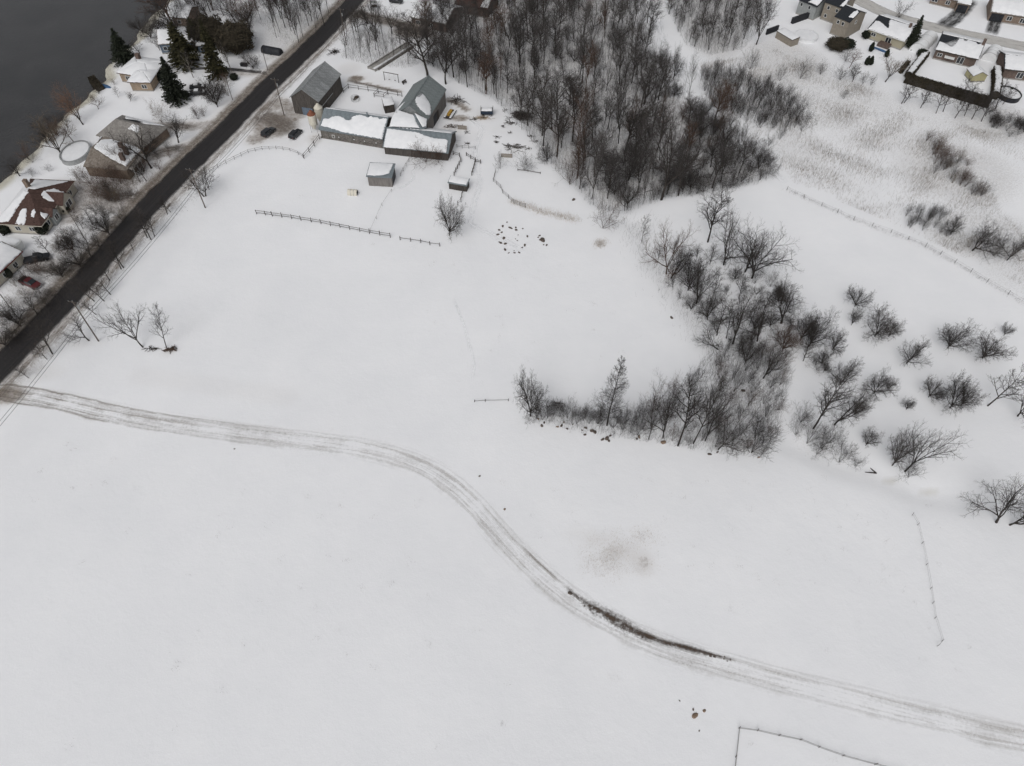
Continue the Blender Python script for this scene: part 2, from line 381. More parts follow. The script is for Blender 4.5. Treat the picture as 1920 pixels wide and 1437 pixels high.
# river
wm = mat('river_water', (.026, .026, .027), (.042, .041, .042), .06, .25, .09, .9, spec=.40)
xs = [-18000, -600] + list(np.linspace(-300, -60, 40)); ys = [-18000, -300] + list(np.linspace(0, 420, 40)) + [18000]
mb = MB()
for i in range(len(xs) - 1):
    for j in range(len(ys) - 1):
        cx = np.interp((ys[j] + ys[j + 1]) / 2, SH[:, 1], SH[:, 0])
        if xs[i] < cx + 12: mb.add([(xs[i], ys[j], -1.25), (xs[i + 1], ys[j], -1.25), (xs[i + 1], ys[j + 1], -1.25), (xs[i], ys[j + 1], -1.25)], [(0, 1, 2, 3)])
wo = mb.build('river', 'river_water'); props(wo, 'dark grey open river water beyond the bank', kind='structure')

# ribbons: road, farm track, street
def ribbon(name, centre, width, off, m, kind='structure', n_across=5, label=None, step=1.5, ends=3.0):
    c = np.array(centre, float); L = np.hypot(*np.diff(c[:, :2], axis=0).T).sum(); n = max(3, int(L / step))
    if np.isscalar(width): width = np.full(len(c), width)
    cw = resample(np.c_[c[:, :2], width], n)
    d = np.gradient(cw[:, :2], axis=0); d /= np.hypot(d[:, 0], d[:, 1])[:, None]; nrm = np.stack([-d[:, 1], d[:, 0]], 1)
    u = np.linspace(0, 1, n_across)
    P = cw[:, None, :2] + nrm[:, None, :] * ((u[None, :, None] - .5) * cw[:, None, 2:3])
    x, y = P[..., 0].ravel(), P[..., 1].ravel(); z = hgt(x, y) + off
    idx = (np.arange(n - 1)[:, None] * n_across + np.arange(n_across - 1)[None, :]).ravel()
    F = np.stack([idx, idx + 1, idx + n_across + 1, idx + n_across], 1)
    me = np_mesh(name, np.stack([x, y, z], 1), F, m, True)
    s = np.r_[0, np.cumsum(np.hypot(*np.diff(cw[:, :2], axis=0).T))]
    UU = np.tile(u, n); VV = np.repeat(s, n_across)
    uv = me.uv_layers.new(name='UVMap'); li = F.ravel()
    uv.data.foreach_set('uv', np.stack([UU[li], VV[li]], 1).astype(np.float32).ravel())
    fa_ = me.attributes.new('endfade', 'FLOAT', 'POINT'); fa_.data.foreach_set('value', np.clip(np.minimum(VV, s[-1] - VV) / ends + .02, 0, 1).astype(np.float32))
    if me.polygons[0].normal.z < 0: me.flip_normals()
    o = new_obj(name, me); props(o, label, kind=kind); return o
def ribbon_material(name, lo, hi, ruts, edge, strength, vary=.0, along=.03, across=9.0, rough=.8, fade=None, finew=.8, stw=1.5):
    """streaky cover along a way: strength 0..1 of its opacity, ruts = list of (centre, half width, extra)"""
    m = bpy.data.materials.new(name); m.use_nodes = True; MATS[name] = m
    n = m.node_tree.nodes; l = m.node_tree.links; b = n['Principled BSDF']; b.inputs['Roughness'].default_value = rough; b.inputs['Specular IOR Level'].default_value = .25
    uv = n.new('ShaderNodeUVMap'); mp = n.new('ShaderNodeMapping'); mp.inputs['Scale'].default_value = (across, along * 10, 1); l.new(uv.outputs[0], mp.inputs[0])
    def noise(src, sc, det=5, r=.65):
        t = n.new('ShaderNodeTexNoise'); t.inputs['Scale'].default_value = sc; t.inputs['Detail'].default_value = det; t.inputs['Roughness'].default_value = r; l.new(src, t.inputs['Vector']); return t.outputs[0]
    def mth(op, a, b_=None, clamp=False, c=None):
        q = n.new('ShaderNodeMath'); q.operation = op; q.use_clamp = clamp
        for i, v in enumerate((a, b_, c)):
            if v is None: continue
            if isinstance(v, (int, float)): q.inputs[i].default_value = v
            else: l.new(v, q.inputs[i])
        return q.outputs[0]
    st = noise(mp.outputs[0], 1.0, 6); ge = n.new('ShaderNodeNewGeometry'); big = noise(ge.outputs['Position'], .12, 4); fine = noise(ge.outputs['Position'], 2.2, 6, .75)
    sx = n.new('ShaderNodeSeparateXYZ'); l.new(uv.outputs[0], sx.inputs[0]); u = mth('ADD', sx.outputs[0], mth('MULTIPLY', mth('SUBTRACT', noise(ge.outputs['Position'], .12, 4), .5), .26))
    a = mth('ADD', mth('MULTIPLY', mth('SUBTRACT', st, .5), stw), mth('MULTIPLY', mth('SUBTRACT', fine, .5), finew)); tot = mth('ADD', a, strength)
    if vary: tot = mth('ADD', tot, mth('MULTIPLY', mth('SUBTRACT', big, .5), vary))
    for c0, hw, ex in ruts:
        g = mth('SUBTRACT', 1.0, mth('DIVIDE', mth('ABSOLUTE', mth('SUBTRACT', u, c0)), hw), True)
        tot = mth('ADD', tot, mth('MULTIPLY', g, ex))
    e = mth('SUBTRACT', .5, mth('ABSOLUTE', mth('SUBTRACT', u, .5)))
    e = mth('DIVIDE', e, edge, True)
    ef = n.new('ShaderNodeAttribute'); ef.attribute_name = 'endfade'; e = mth('MULTIPLY', e, ef.outputs['Fac'])
    if fade: e = mth('MULTIPLY', e, mth('DIVIDE', mth('SUBTRACT', fade[1], sx.outputs[1]), fade[1] - fade[0], True))
    al = mth('MULTIPLY', mth('MULTIPLY', tot, 1.0, True), e, True)
    cr = n.new('ShaderNodeValToRGB'); cr.color_ramp.elements[0].position = .3; cr.color_ramp.elements[1].position = .72
    cr.color_ramp.elements[0].color = (*lo, 1); cr.color_ramp.elements[1].color = (*hi, 1)
    l.new(mth('ADD', mth('MULTIPLY', st, .6), mth('MULTIPLY', fine, .4)), cr.inputs[0]); l.new(cr.outputs[0], b.inputs['Base Color'])
    l.new(al, b.inputs['Alpha'])
    bp = n.new('ShaderNodeBump'); bp.inputs['Strength'].default_value = .5; bp.inputs['Distance'].default_value = .06; l.new(mth('ADD', st, fine), bp.inputs['Height']); l.new(bp.outputs[0], b.inputs['Normal'])
    return m
ribbon_material('asphalt', (.014, .013, .014), (.040, .037, .037), [(.28, .10, -.12), (.72, .10, -.12)], .15, 1.25, rough=.6, along=.004, across=16)
ribbon_material('verge_slush', (.13, .105, .085), (.36, .31, .26), [(.5, .4, .35)], .40, .12, .3)
ribbon_material('track_snow', (.36, .33, .295), (.70, .69, .68), [(.22, .09, .28), (.36, .05, .20), (.70, .09, .28), (.84, .05, .20)], .32, .05, 1.0, along=.007, across=11, finew=.7, stw=1.35)
ribbon_material('track_mud', (.125, .10, .08), (.40, .35, .30), [(.18, .07, .6), (.32, .05, .5), (.58, .08, .5), (.80, .07, .6)], .18, -.12, .8, fade=(14, 70), along=.004, across=22, finew=.5, stw=1.9)
ribbon_material('street_snow', (.40, .385, .365), (.56, .55, .53), [(.3, .15, .3), (.7, .15, .3)], .12, .95)
ribbon_material('drive_asphalt', (.030, .030, .032), (.075, .073, .072), [(.3, .2, .3), (.7, .2, .3)], .16, .55, 1.2)
ribbon_material('mud_drive', (.10, .083, .071), (.27, .235, .205), [(.3, .2, .25), (.7, .2, .25)], .42, .45, 1.2)
ribbon('road', ROAD_C, 7.3, .05, 'asphalt', label='dark wet asphalt road', n_across=7)
for sgn, wd in ((-1, 5.2), (1, 3.6)):
    c = resample(ROAD_C, 240); d = np.gradient(c, axis=0); d /= np.hypot(d[:, 0], d[:, 1])[:, None]
    c = c - sgn * np.stack([-d[:, 1], d[:, 0]], 1) * (3.4 + wd * .30)
    ribbon('road_verge', c, wd, .035, 'verge_slush', label='dirty slush along the road')
TR_U = flat([(-20,722),(28,727),(70,731),(164,754),(262,777),(375,793),(516,810),(656,826),(750,843),(816,866),(862,897),(900,936),(951,992),(1000,1049),(1044,1089),(1084,1117),(1118,1141),(1175,1170),(1219,1193),(1284,1213),(1350,1230),(1420,1252),(1481,1266),(1617,1298),(1752,1329),(1920,1364),(2050,1392)])
TR_L = flat([(-30,752),(14,748),(108,764),(187,783),(328,806),(469,825),(609,842),(703,856),(773,877),(820,903),(867,942),(890,967),(932,1018),(981,1067),(1037,1112),(1098,1162),(1153,1191),(1219,1215),(1284,1239),(1372,1267),(1535,1312),(1671,1350),(1806,1383),(1920,1407),(2060,1438)])
TRC = smooth_line((resample(TR_U, 60) + resample(TR_L, 60)) / 2, 2)
ribbon('farm_track', TRC, 5.8, .03, 'track_snow', n_across=7, label='packed snow farm track with faint tyre ruts', step=1.0)
k = int(60 * .42); ribbon('track_mud', TRC[:k], 6.2, .045, 'track_mud', n_across=7, label='muddy start of the farm track', step=1.0)
ST_U = flat([(1575,-25),(1625,0),(1665,22),(1700,33),(1746,45),(1803,57),(1866,69),(1920,79),(1990,92)])
ST_L = flat([(1560,-18),(1600,4),(1644,27),(1700,46),(1740,57),(1786,67),(1849,81),(1920,96),(1985,110)])
STC = smooth_line((resample(ST_U, 30) + resample(ST_L, 30)) / 2, 2)
ribbon('street', STC, 7.0, .03, 'street_snow', label='snow packed residential street')
def way(name, pts, wd, m, off=.06, label=None): return ribbon(name, np.array(flat(pts)), wd, off, m, label=label)
way('driveway', [(1765,52),(1790,36),(1812,12),(1822,0)], 6.0, 'drive_asphalt', label='bare black driveway of the brick house across the street')
way('driveway', [(1858,66),(1864,48),(1870,28)], 4.5, 'drive_asphalt', label='half cleared driveway beside the brown brick house')
way('driveway', [(372,240),(330,236),(288,238)], 4.0, 'mud_drive', label='slushy driveway of the grey roofed house')
way('driveway', [(350,277),(305,282),(268,300)], 4.5, 'mud_drive', label='slushy driveway under the big bare tree')
way('driveway', [(268,372),(225,372),(165,352)], 6.0, 'mud_drive', label='muddy driveway of the brown roofed house')
way('driveway', [(505,141),(470,135),(405,128),(340,130)], 1.9, 'drive_asphalt', label='bare dark lane under the conifers')
way('driveway', [(660,27),(715,36),(765,50),(812,64)], 6.5, 'mud_drive', label='brown muddy driveway to the brick house by the wood')
way('farm_yard', [(474,218),(500,222),(528,235),(552,250)], 9.0, 'mud_drive', label='muddy parking yard beside the old barn')
way('farm_yard', [(650,152),(690,160),(755,174)], 1.6, 'mud_drive', label='muddy path along the paddock fence')
way('driveway', [(140,520),(95,505),(40,510)], 5.0, 'verge_slush', label='slushy driveway with parked pickups')
# bare soil scraped open on the track's bank
ribbon_material('bare_soil', (.026, .018, .014), (.11, .078, .058), [(.55, .35, .6)], .38, .04, 2.6, along=.05, across=6, finew=2.4, stw=1.6)
soil = np.array(flat([(1058,1098),(1085,1122),(1110,1140),(1150,1163),(1190,1184),(1240,1203),(1300,1218),(1345,1231),(1382,1240)]))
ribbon('soil_bank', soil, np.array([1.2, 1.3, 3.2, 4.2, 2.6, 1.3, 1.5, 1.0, 1.2]), .075, 'bare_soil', step=.6, label='dark soil scraped bare beside the farm track', n_across=7)
way('mud_streak', [(975,1020),(1010,1055),(1055,1096)], .7, 'verge_slush', .06, 'thin muddy streak on the edge of the track')

# ------------------------------------------------------------------ building kit
rng = random.Random(7)
def rough_outline(P, step, jit, seed):
    """closed outline in metres, resampled and made ragged"""
    r = random.Random(seed); n = len(P); out = []
    for i in range(n):
        a, b = Vector(P[i]), Vector(P[(i + 1) % n]); k = max(1, int((b - a).length / step))
        for j in range(k):
            p = a.lerp(b, j / k); out.append(p + Vector((r.uniform(-jit, jit), r.uniform(-jit, jit))))
    return out
def snow_sheet(name, parent, frame, outline, thick=.22, jit=.10, step=.45, m='snow'):
    """frame = (origin, uhat, vhat, nhat); outline = list of (u, v) in metres"""
    o, U, V, N = [Vector(q) for q in frame]
    thick *= .72; jit *= 1.25; step *= .7
    out = rough_outline(outline, step, jit, len(outline) * 7 + int(abs(outline[0][0] * 100)))
    n = len(out); c = sum(out, Vector((0, 0))) / n
    def inset(p, i, d):
        a, b = out[i - 1], out[(i + 1) % n]; t = b - a
        if t.length < 1e-5: return p
        nn = Vector((-t.y, t.x)).normalized(); return p + nn * d
    area = sum(out[i].x * out[(i + 1) % n].y - out[(i + 1) % n].x * out[i].y for i in range(n))
    sg = 1 if area > 0 else -1
    rings = [[(p, .015) for p in out], [(inset(p, i, .03 * sg), thick * .65) for i, p in enumerate(out)], [(inset(p, i, .16 * sg), thick) for i, p in enumerate(out)]]
    bm = bmesh.new(); vr = []
    for ring in rings: vr.append([bm.verts.new(o + U * p.x + V * p.y + N * h) for p, h in ring])
    for a, b in zip(vr[:-1], vr[1:]):
        for i in range(n): bm.faces.new((a[i], a[(i + 1) % n], b[(i + 1) % n], b[i]))
    f = bm.faces.new(vr[-1]); bmesh.ops.triangulate(bm, faces=[f])
    bmesh.ops.recalc_face_normals(bm, faces=bm.faces)
    me = bpy.data.meshes.new(name); bm.to_mesh(me); bm.free(); me.materials.append(MATS[m])
    for p in me.polygons: p.use_smooth = True
    ob = new_obj(name, me, parent); return ob
def plane_frame(P0, U, V):
    P0, U, V = Vector(P0), Vector(U), Vector(V); u, v = U.normalized(), V.normalized(); nn = u.cross(v).normalized()
    if nn.z < 0: nn = -nn
    return (P0, u, v, nn), U.length, V.length
def put_snow(parent, P0, U, V, uv, thick=.22, jit=.1, name='snow_cover', step=.45):
    fr, lu, lv = plane_frame(P0, U, V)
    return snow_sheet(name, parent, fr, [(a * lu, b * lv) for a, b in uv], thick, jit, step)
def sheets(parent, P0, U, V, nu, nv, m, lift=.02):
    """corrugated roof sheets laid on a roof plane, each an object"""
    (o, u, v, nn), lu, lv = plane_frame(P0, U, V); su, sv = lu / nu, lv / nv + .06
    ribs = 7; vs = []; fs = []
    for i in range(ribs * 2 + 1):
        x = su * .965 * i / (ribs * 2); h = .035 if i % 2 else 0
        vs += [(x, 0, h), (x, sv, h)]
        if i: k = 2 * i; fs.append((k - 2, k, k + 1, k - 1))
    me = MB().add(vs, fs).mesh('roof_sheet', m)
    for j in range(nv):
        for i in range(nu):
            ob = new_obj('roof_sheet', me, parent)
            q = o + u * (su * i) + v * (j * lv / nv) + nn * (lift + .03 * (nv - 1 - j) * 0 + .03 * j + rng.uniform(0, .012))
            ob.matrix_local = Matrix(((u.x, v.x, nn.x, q.x), (u.y, v.y, nn.y, q.y), (u.z, v.z, nn.z, q.z), (0, 0, 0, 1)))
class House:
    """x runs along the front eave, y goes back; A, B are front eave corners at height z; rp any point of the ridge at height r"""
    def __init__(s, name, label, A, B, z, r, rp=None, Wd=None, L=None, cat='house', kind='gable', ov=.45, wall='siding_beige', roofm='shingle_grey', hip=None, gm=None, thick=.16, group=None, yridge=False, base=True):
        s.z, s.r, s.ov = z, r, ov
        A3, B3 = at(*A, z), at(*B, z); d = (B3 - A3); s.L = L or d.length; d = d.normalized(); n_ = Vector((-d.y, d.x, 0))
        if rp is not None:
            rz = z if len(rp) > 2 else r
            s.W = (at(rp[0], rp[1], rz) - A3).dot(n_) * (1 if len(rp) > 2 else 2)
        else: s.W = Wd
        s.root = empty(name, (A3.x, A3.y, hz((A3 + d * s.L / 2 + n_ * s.W / 2).x, (A3 + d * s.L / 2 + n_ * s.W / 2).y)), math.atan2(d.y, d.x), label, cat, group)
        L_, W_, e = s.L, s.W, ov; y0, y1, x0, x1 = e, W_ - e, e, L_ - e
        s.kind = kind; s.planes = {}
        zt = z - .02
        rise = (r - z); g = rise * (W_ / 2 - e) / (W_ / 2)
        mb = MB(); H = z + rise * e / (W_ / 2) - .1
        mb.add([(x0,y0,-.3),(x1,y0,-.3),(x1,y1,-.3),(x0,y1,-.3),(x0,y0,H),(x1,y0,H),(x1,y1,H),(x0,y1,H)], [(0,1,5,4),(1,2,6,5),(2,3,7,6),(3,0,4,7)])
        s.wall = mb.build('wall', wall, s.root); s.H = H
        if kind == 'gable':
            if yridge:
                s.planes['l'] = ((0, W_, z), (0, -W_, 0), (L_ / 2, 0, rise), [(0,0),(1,0),(1,1),(0,1)])
                s.planes['r'] = ((L_, 0, z), (0, W_, 0), (-L_ / 2, 0, rise), [(0,0),(1,0),(1,1),(0,1)])
                for y in (y0, y1): MB().prism([(x0, y, H - .02), (x1, y, H - .02), (L_ / 2, y, r - .12)], (0, .08 if y == y0 else -.08, 0)).build('gable', gm or wall, s.root)
            else:
                s.planes['f'] = ((0, 0, z), (L_, 0, 0), (0, W_ / 2, rise), [(0,0),(1,0),(1,1),(0,1)])
                s.planes['b'] = ((L_, W_, z), (-L_, 0, 0), (0, -W_ / 2, rise), [(0,0),(1,0),(1,1),(0,1)])
                for x in (x0, x1): MB().prism([(x, y0, H - .02), (x, y1, H - .02), (x, W_ / 2, r - .12)], (.08 if x == x0 else -.08, 0, 0)).build('gable', gm or wall, s.root)
        elif kind == 'hip':
            k = min(hip or W_ / 2, L_ / 2 - .01); q = k / L_
            s.planes['f'] = ((0, 0, z), (L_, 0, 0), (0, W_ / 2, rise), [(0,0),(1,0),(1-q,1),(q,1)])
            s.planes['b'] = ((L_, W_, z), (-L_, 0, 0), (0, -W_ / 2, rise), [(0,0),(1,0),(1-q,1),(q,1)])
            s.planes['l'] = ((0, W_, z), (0, -W_, 0), (k, 0, rise), [(0,0),(1,0),(.5,1)])
            s.planes['r'] = ((L_, 0, z), (0, W_, 0), (-k, 0, rise), [(0,0),(1,0),(.5,1)])
        elif kind == 'mono':
            s.planes['f'] = ((0, 0, z), (L_, 0, 0), (0, W_, rise), [(0,0),(1,0),(1,1),(0,1)])
            s.wall.data.clear_geometry()
            mb = MB(); Hb = r - .12; Hf = z - .12
            mb.add([(x0,y0,-.3),(x1,y0,-.3),(x1,y1,-.3),(x0,y1,-.3),(x0,y0,Hf),(x1,y0,Hf),(x1,y1,Hb),(x0,y1,Hb)], [(0,1,5,4),(1,2,6,5),(2,3,7,6),(3,0,4,7)])
            s.wall.data.from_pydata(mb.v, [], mb.f)
        mb = MB()
        for P0, U, V, poly in s.planes.values():
            P0, U, V = Vector(P0), Vector(U), Vector(V)
            mb.prism([P0 + U * a + V * b for a, b in poly], (0, 0, -thick))
        s.roof = mb.build('roof', roofm, s.root)
        if base:
            mb = MB().box(x0 - .04, x1 + .04, y0 - .04, y1 + .04, -.4, .32); mb.build('foundation', 'concrete', s.root)
    def snow(s, pl, uv=None, thick=.25, jit=.1, m=.03):
        P0, U, V, poly = s.planes[pl]
        if uv is None:
            cx = sum(p[0] for p in poly) / len(poly); cy = sum(p[1] for p in poly) / len(poly)
            uv = [(cx + (a - cx) * (1 - m * 1.2), cy + (b - cy) * (1 - m * 1.2)) for a, b in poly]
        return put_snow(s.root, P0, U, V, uv, thick, jit)
    def window(s, side, x, z0, w_, h_, frame='white_paint', pane='glass_dark', name='window'):
        L_, W_, e = s.L, s.W, s.ov; t = .07
        def loc(u, d, z):
            return {'f': (u, e - d, z), 'b': (L_ - u, W_ - e + d, z), 'l': (e - d, W_ - u, z), 'r': (L_ - e + d, u, z)}[side]
        def bx(mb, u0, u1, d0, d1, z0_, z1_):
            a, b = loc(u0, d0, z0_), loc(u1, d1, z1_)
            mb.box(min(a[0], b[0]), max(a[0], b[0]), min(a[1], b[1]), max(a[1], b[1]), z0_, z1_)
        mb = MB()
        bx(mb, x, x + t, 0, .09, z0, z0 + h_); bx(mb, x + w_ - t, x + w_, 0, .09, z0, z0 + h_)
        bx(mb, x + t, x + w_ - t, 0, .088, z0, z0 + t); bx(mb, x + t, x + w_ - t, 0, .088, z0 + h_ - t, z0 + h_)
        if w_ > 1.2: bx(mb, x + w_ / 2 - .04, x + w_ / 2 + .04, 0, .08, z0 + t, z0 + h_ - t)
        o = mb.build(name, frame, s.root); mb = MB(); bx(mb, x + t * .5, x + w_ - t * .5, .0, .04, z0 + t * .5, z0 + h_ - t * .5); mb.build('pane', pane, o); return o
    def door(s, side, x, w_=1.0, h_=2.05, m='dark_wood'):
        o = s.window(side, x, .3, w_, h_, 'white_paint', m, 'door'); return o
    def chimney(s, x, y, h0, h1, w_=.6, m='brick_red'):
        o = MB().box(x - w_ / 2, x + w_ / 2, y - w_ / 2, y + w_ / 2, h0, h1).build('chimney', m, s.roof)
        MB().box(x - w_ / 2 - .05, x + w_ / 2 + .05, y - w_ / 2 - .05, y + w_ / 2 + .05, h1 + .003, h1 + .12).build('snow_cap', 'snow', o) if False else None
        return o
    def fascia(s, m='white_paint'):
        e = .03
        for nm, P0, U, V, poly in [(k, *v) for k, v in s.planes.items()]:
            P0, U = Vector(P0), Vector(U); mb = MB(); u = U.normalized(); nn = Vector((u.y, -u.x, 0))
            mb.prism([P0 + nn * e + Vector((0, 0, -.20)), P0 + U + nn * e + Vector((0, 0, -.20)), P0 + U + nn * e + Vector((0, 0, .02)), P0 + nn * e + Vector((0, 0, .02))], tuple(-nn * .028)); mb.build('fascia', m, s.roof)
    def boards(s, m, width=.26, skip=()):
        """upright wall boards, too narrow to pick out one by one"""
        L_, W_, e = s.L, s.W, s.ov
        for side, n_ in (('f', L_ - 2 * e), ('b', L_ - 2 * e), ('l', W_ - 2 * e), ('r', W_ - 2 * e)):
            if side in skip: continue
            mb = MB(); k = int(n_ / width); wd = n_ / k
            for i in range(k):
                u = e + (i + .5) * wd; top = s.H - rng.uniform(0, .04)
                if s.kind == 'gable' and side in 'lr': top = s.z + (s.r - s.z) * (1 - abs(u - W_ / 2) / (W_ / 2)) - .22
                if s.kind == 'mono': top = {'f': s.z - .15, 'b': s.r - .15}.get(side, s.z + (s.r - s.z) * ((W_ - u if side == 'l' else u) / W_) - .2)
                d = rng.uniform(.02, .06); h = wd * .46; bot = rng.uniform(-.1, .06)
                if side == 'f': mb.box(u - h, u + h, e - d, e + .01, bot, top)
                elif side == 'b': mb.box(u - h, u + h, W_ - e - .01, W_ - e + d, bot, top)
                elif side == 'l': mb.box(e - d, e + .01, W_ - u - h, W_ - u + h, bot, top)
                else: mb.box(L_ - e - .01, L_ - e + d, u - h, u + h, bot, top)
            o = mb.build('wall_boards', m, s.root); o['kind'] = 'stuff'

# ------------------------------------------------------------------ the farm
# old barn beside the road (gable to the yard)
f1 = lambda x, y: (530 + x * .0835, 100 + y * .0835)
b1 = House('barn', 'old dark timber barn with weathered grey sheet metal roof beside the road', f1(150, 1000), f1(805, 1105), 5.0, 8.1, Wd=15.3, cat='barn', yridge=True, ov=.35, wall='barn_wood', roofm='roof_metal', base=False)
def boards_y(h, m, width=.26, skip=''):
    L_, W_, e = h.L, h.W, h.ov
    for side, n_ in (('f', L_ - 2 * e), ('b', L_ - 2 * e), ('l', W_ - 2 * e), ('r', W_ - 2 * e)):
        if side in skip: continue
        mb = MB(); k = int(n_ / width); wd = n_ / k
        for i in range(k):
            u = e + (i + .5) * wd; top = h.H - rng.uniform(0, .05); d = rng.uniform(.02, .07); hh = wd * .46; bot = rng.uniform(-.1, .08)
            if side in 'fb': top = h.z + (h.r - h.z) * (1 - abs(u - L_ / 2) / (L_ / 2)) - .22
            if side == 'f': mb.box(u - hh, u + hh, e - d, e + .01, bot, top)
            elif side == 'b': mb.box(u - hh, u + hh, W_ - e - .01, W_ - e + d, bot, top)
            elif side == 'l': mb.box(e - d, e + .01, W_ - u - hh, W_ - u + hh, bot, top)
            else: mb.box(L_ - e - .01, L_ - e + d, u - hh, u + hh, bot, top)
        o = mb.build('wall_boards', m, h.root); o['kind'] = 'stuff'
boards_y(b1, 'barn_wood')
for k_ in 'lr': sheets(b1.roof, *b1.planes[k_][:3], 10, 2, 'roof_metal')
MB().box(b1.L / 2 - .16, b1.L / 2 + .16, -.03, b1.W + .03, b1.r + .03, b1.r + .12).build('ridge_cap', 'roof_metal', b1.roof)
MB().box(b1.L - b1.ov + .075, b1.L - b1.ov + .13, .6, 9.0, 2.55, 2.72).build('door_rail', 'galvanised', b1.root)
MB().box(b1.L - b1.ov + .075, b1.L - b1.ov + .16, 1.0, 4.4, .05, 2.5).build('sliding_door', 'dark_wood', b1.root)
MB().box(3.0, 6.2, b1.ov - .16, b1.ov - .075, .05, 2.4).build('barn_door', 'siding_blue', b1.root)
MB().box(.5, b1.L - .5, b1.ov - .11, b1.ov - .075, 2.45, 2.6).build('trim_board', 'fence_wood', b1.root)
put_snow(b1.root, *b1.planes['l'][:3], [(.30, .86), (.36, .86), (.36, .95), (.30, .95)], .1, .06)

# long low shed
f2 = lambda x, y: (580 + x * .0835, 190 + y * .0835)
b2 = House('cow_shed', 'long low stone walled cow shed with blue grey roof half under snow', f2(205, 645), f2(1655, 868), 2.8, 6.0, Wd=10.6, cat='shed', ov=.3, wall='rubble_wall', roofm='roof_blue', base=False)
sheets(b2.roof, *b2.planes['f'][:3], 14, 1, 'roof_blue'); sheets(b2.roof, *b2.planes['b'][:3], 14, 1, 'roof_blue')
b2.snow('f', [(.02,.17),(.12,.16),(.22,.12),(.40,.05),(.60,.03),(.80,.02),(.985,.01),(.985,.94),(.93,.95),(.89,.86),(.84,.93),(.78,.90),(.74,.97),(.70,.88),(.60,.93),(.52,.90),(.47,.80),(.44,.63),(.38,.60),(.33,.70),(.24,.74),(.16,.68),(.12,.56),(.07,.55),(.03,.50)], .28, .10)
b2.snow('b', None, .28)
MB().tube([(12.6, 4.9, 5.2), (12.6, 4.9, 6.9)], .20, 8).build('vent_pipe', 'roof_blue', b2.roof)
MB().box(12.25, 12.95, 4.55, 5.25, 5.5, 6.0).build('vent_base', 'roof_blue', b2.roof)
for x in (5.2, 9.6, 12.6, 15.9): b2.window('f', x, 1.0, .5, .42, 'fence_wood', 'white_paint')
b2.window('f', 3.5, .7, .8, .9, 'white_paint', 'rubble_wall')
MB().box(.0, b2.L, b2.ov - .13, b2.ov - .01, -.2, .55).build('footing', 'rubble_wall', b2.root)

# second low shed, right of it, with its link to the big barn
f4 = lambda x, y: (700 + x * .0974, 220 + y * .0974)
b3 = House('low_shed', 'low wooden shed with teal metal roof under a thick snow slab', f4(175, 560), f4(1445, 690), 2.5, 5.0, Wd=10.2, cat='shed', ov=.35, wall='barn_wood', roofm='roof_blue', base=False)
sheets(b3.roof, *b3.planes['f'][:3], 13, 1, 'roof_blue'); sheets(b3.roof, *b3.planes['b'][:3], 13, 1, 'roof_blue')
b3.boards('barn_wood', .3)
b3.snow('f', [(.015,-.03),(.2,-.01),(.5,.01),(.8,.01),(.965,.01),(.955,.64),(.92,.68),(.75,.68),(.62,.75),(.52,.86),(.45,.90),(.25,.91),(.06,.93),(.015,.92)], .34, .06)
b3.snow('b', [(.02,.03),(.98,.03),(.98,.86),(.6,.92),(.4,.86),(.02,.90)], .30)
# link roof between shed ridge and big barn (ridge runs back)
f3 = lambda x, y: (710 + x * .09047, 130 + y * .09047)
lp = {'FL': at(*f4(290, 190), 4.95), 'FM': at(*f3(885, 1222), 5.15), 'FR': at(*f3(985, 1190), 4.95), 'BL': at(*f3(330, 880), 5.6), 'BM': at(*f3(735, 918), 6.9), 'BR': at(*f3(1010, 1035), 5.6)}
c_ = sum(lp.values(), Vector()) / 6; lk = empty('shed_link', (c_.x, c_.y, 0), 0, 'snow covered link roof between the low shed and the green roofed barn', 'shed'); lq = {k: v - Vector((c_.x, c_.y, 0)) for k, v in lp.items()}
dn = Vector((0, 0, -.34)); MB().prism([lq[k] + dn for k in ('FL', 'FM', 'BM', 'BL')], (0, 0, -.14)).prism([lq[k] + dn for k in ('FM', 'FR', 'BR', 'BM')], (0, 0, -.14)).build('roof', 'roof_blue', lk)
mb = MB(); q4 = [lq[k] * .93 for k in ('FL', 'FR', 'BR', 'BL')]; mb.add([(p.x, p.y, -.3) for p in q4] + [(p.x, p.y, 4.6) for p in q4], [(0, 1, 5, 4), (1, 2, 6, 5), (2, 3, 7, 6), (3, 0, 4, 7)]).build('wall', 'barn_wood', lk)
def snow_face(o, P, uv, thick=.3, jit=.12):
    """P = four local corners (two on the eave, then two above); uv bilinear outline"""
    e0, e1, t1, t0 = P; u = (e1 - e0).normalized(); nn = (e1 - e0).cross(t0 - e0).normalized() + (t1 - e1).cross(e0 - e1).normalized() * (-1 if (t1 - e1).cross(e0 - e1).z * (e1 - e0).cross(t0 - e0).z < 0 else 1)
    nn.normalize()
    if nn.z < 0: nn = -nn
    u = (u - nn * u.dot(nn)).normalized(); v = nn.cross(u); out = []
    for a, b in uv:
        p = (e0 * (1 - a) + e1 * a) * (1 - b) + (t0 * (1 - a) + t1 * a) * b - e0; out.append((p.dot(u), p.dot(v)))
    return snow_sheet('snow_cover', o, (e0 + nn * .02, u, v, nn), out, thick, jit)
snow_face(lk, [lq[k] - Vector((0, 0, .06)) for k in ('FL', 'FM', 'BM', 'BL')], [(.03,.04),(.95,.02),(.92,.5),(.985,.99),(.20,.99),(.16,.84),(.06,.76),(.02,.4)], .35, .05)
snow_face(lk, [lq[k] - Vector((0, 0, .06)) for k in ('FM', 'FR', 'BR', 'BM')], [(.25,.06),(.97,.05),(.97,.97),(.02,.99)], .3, .04)

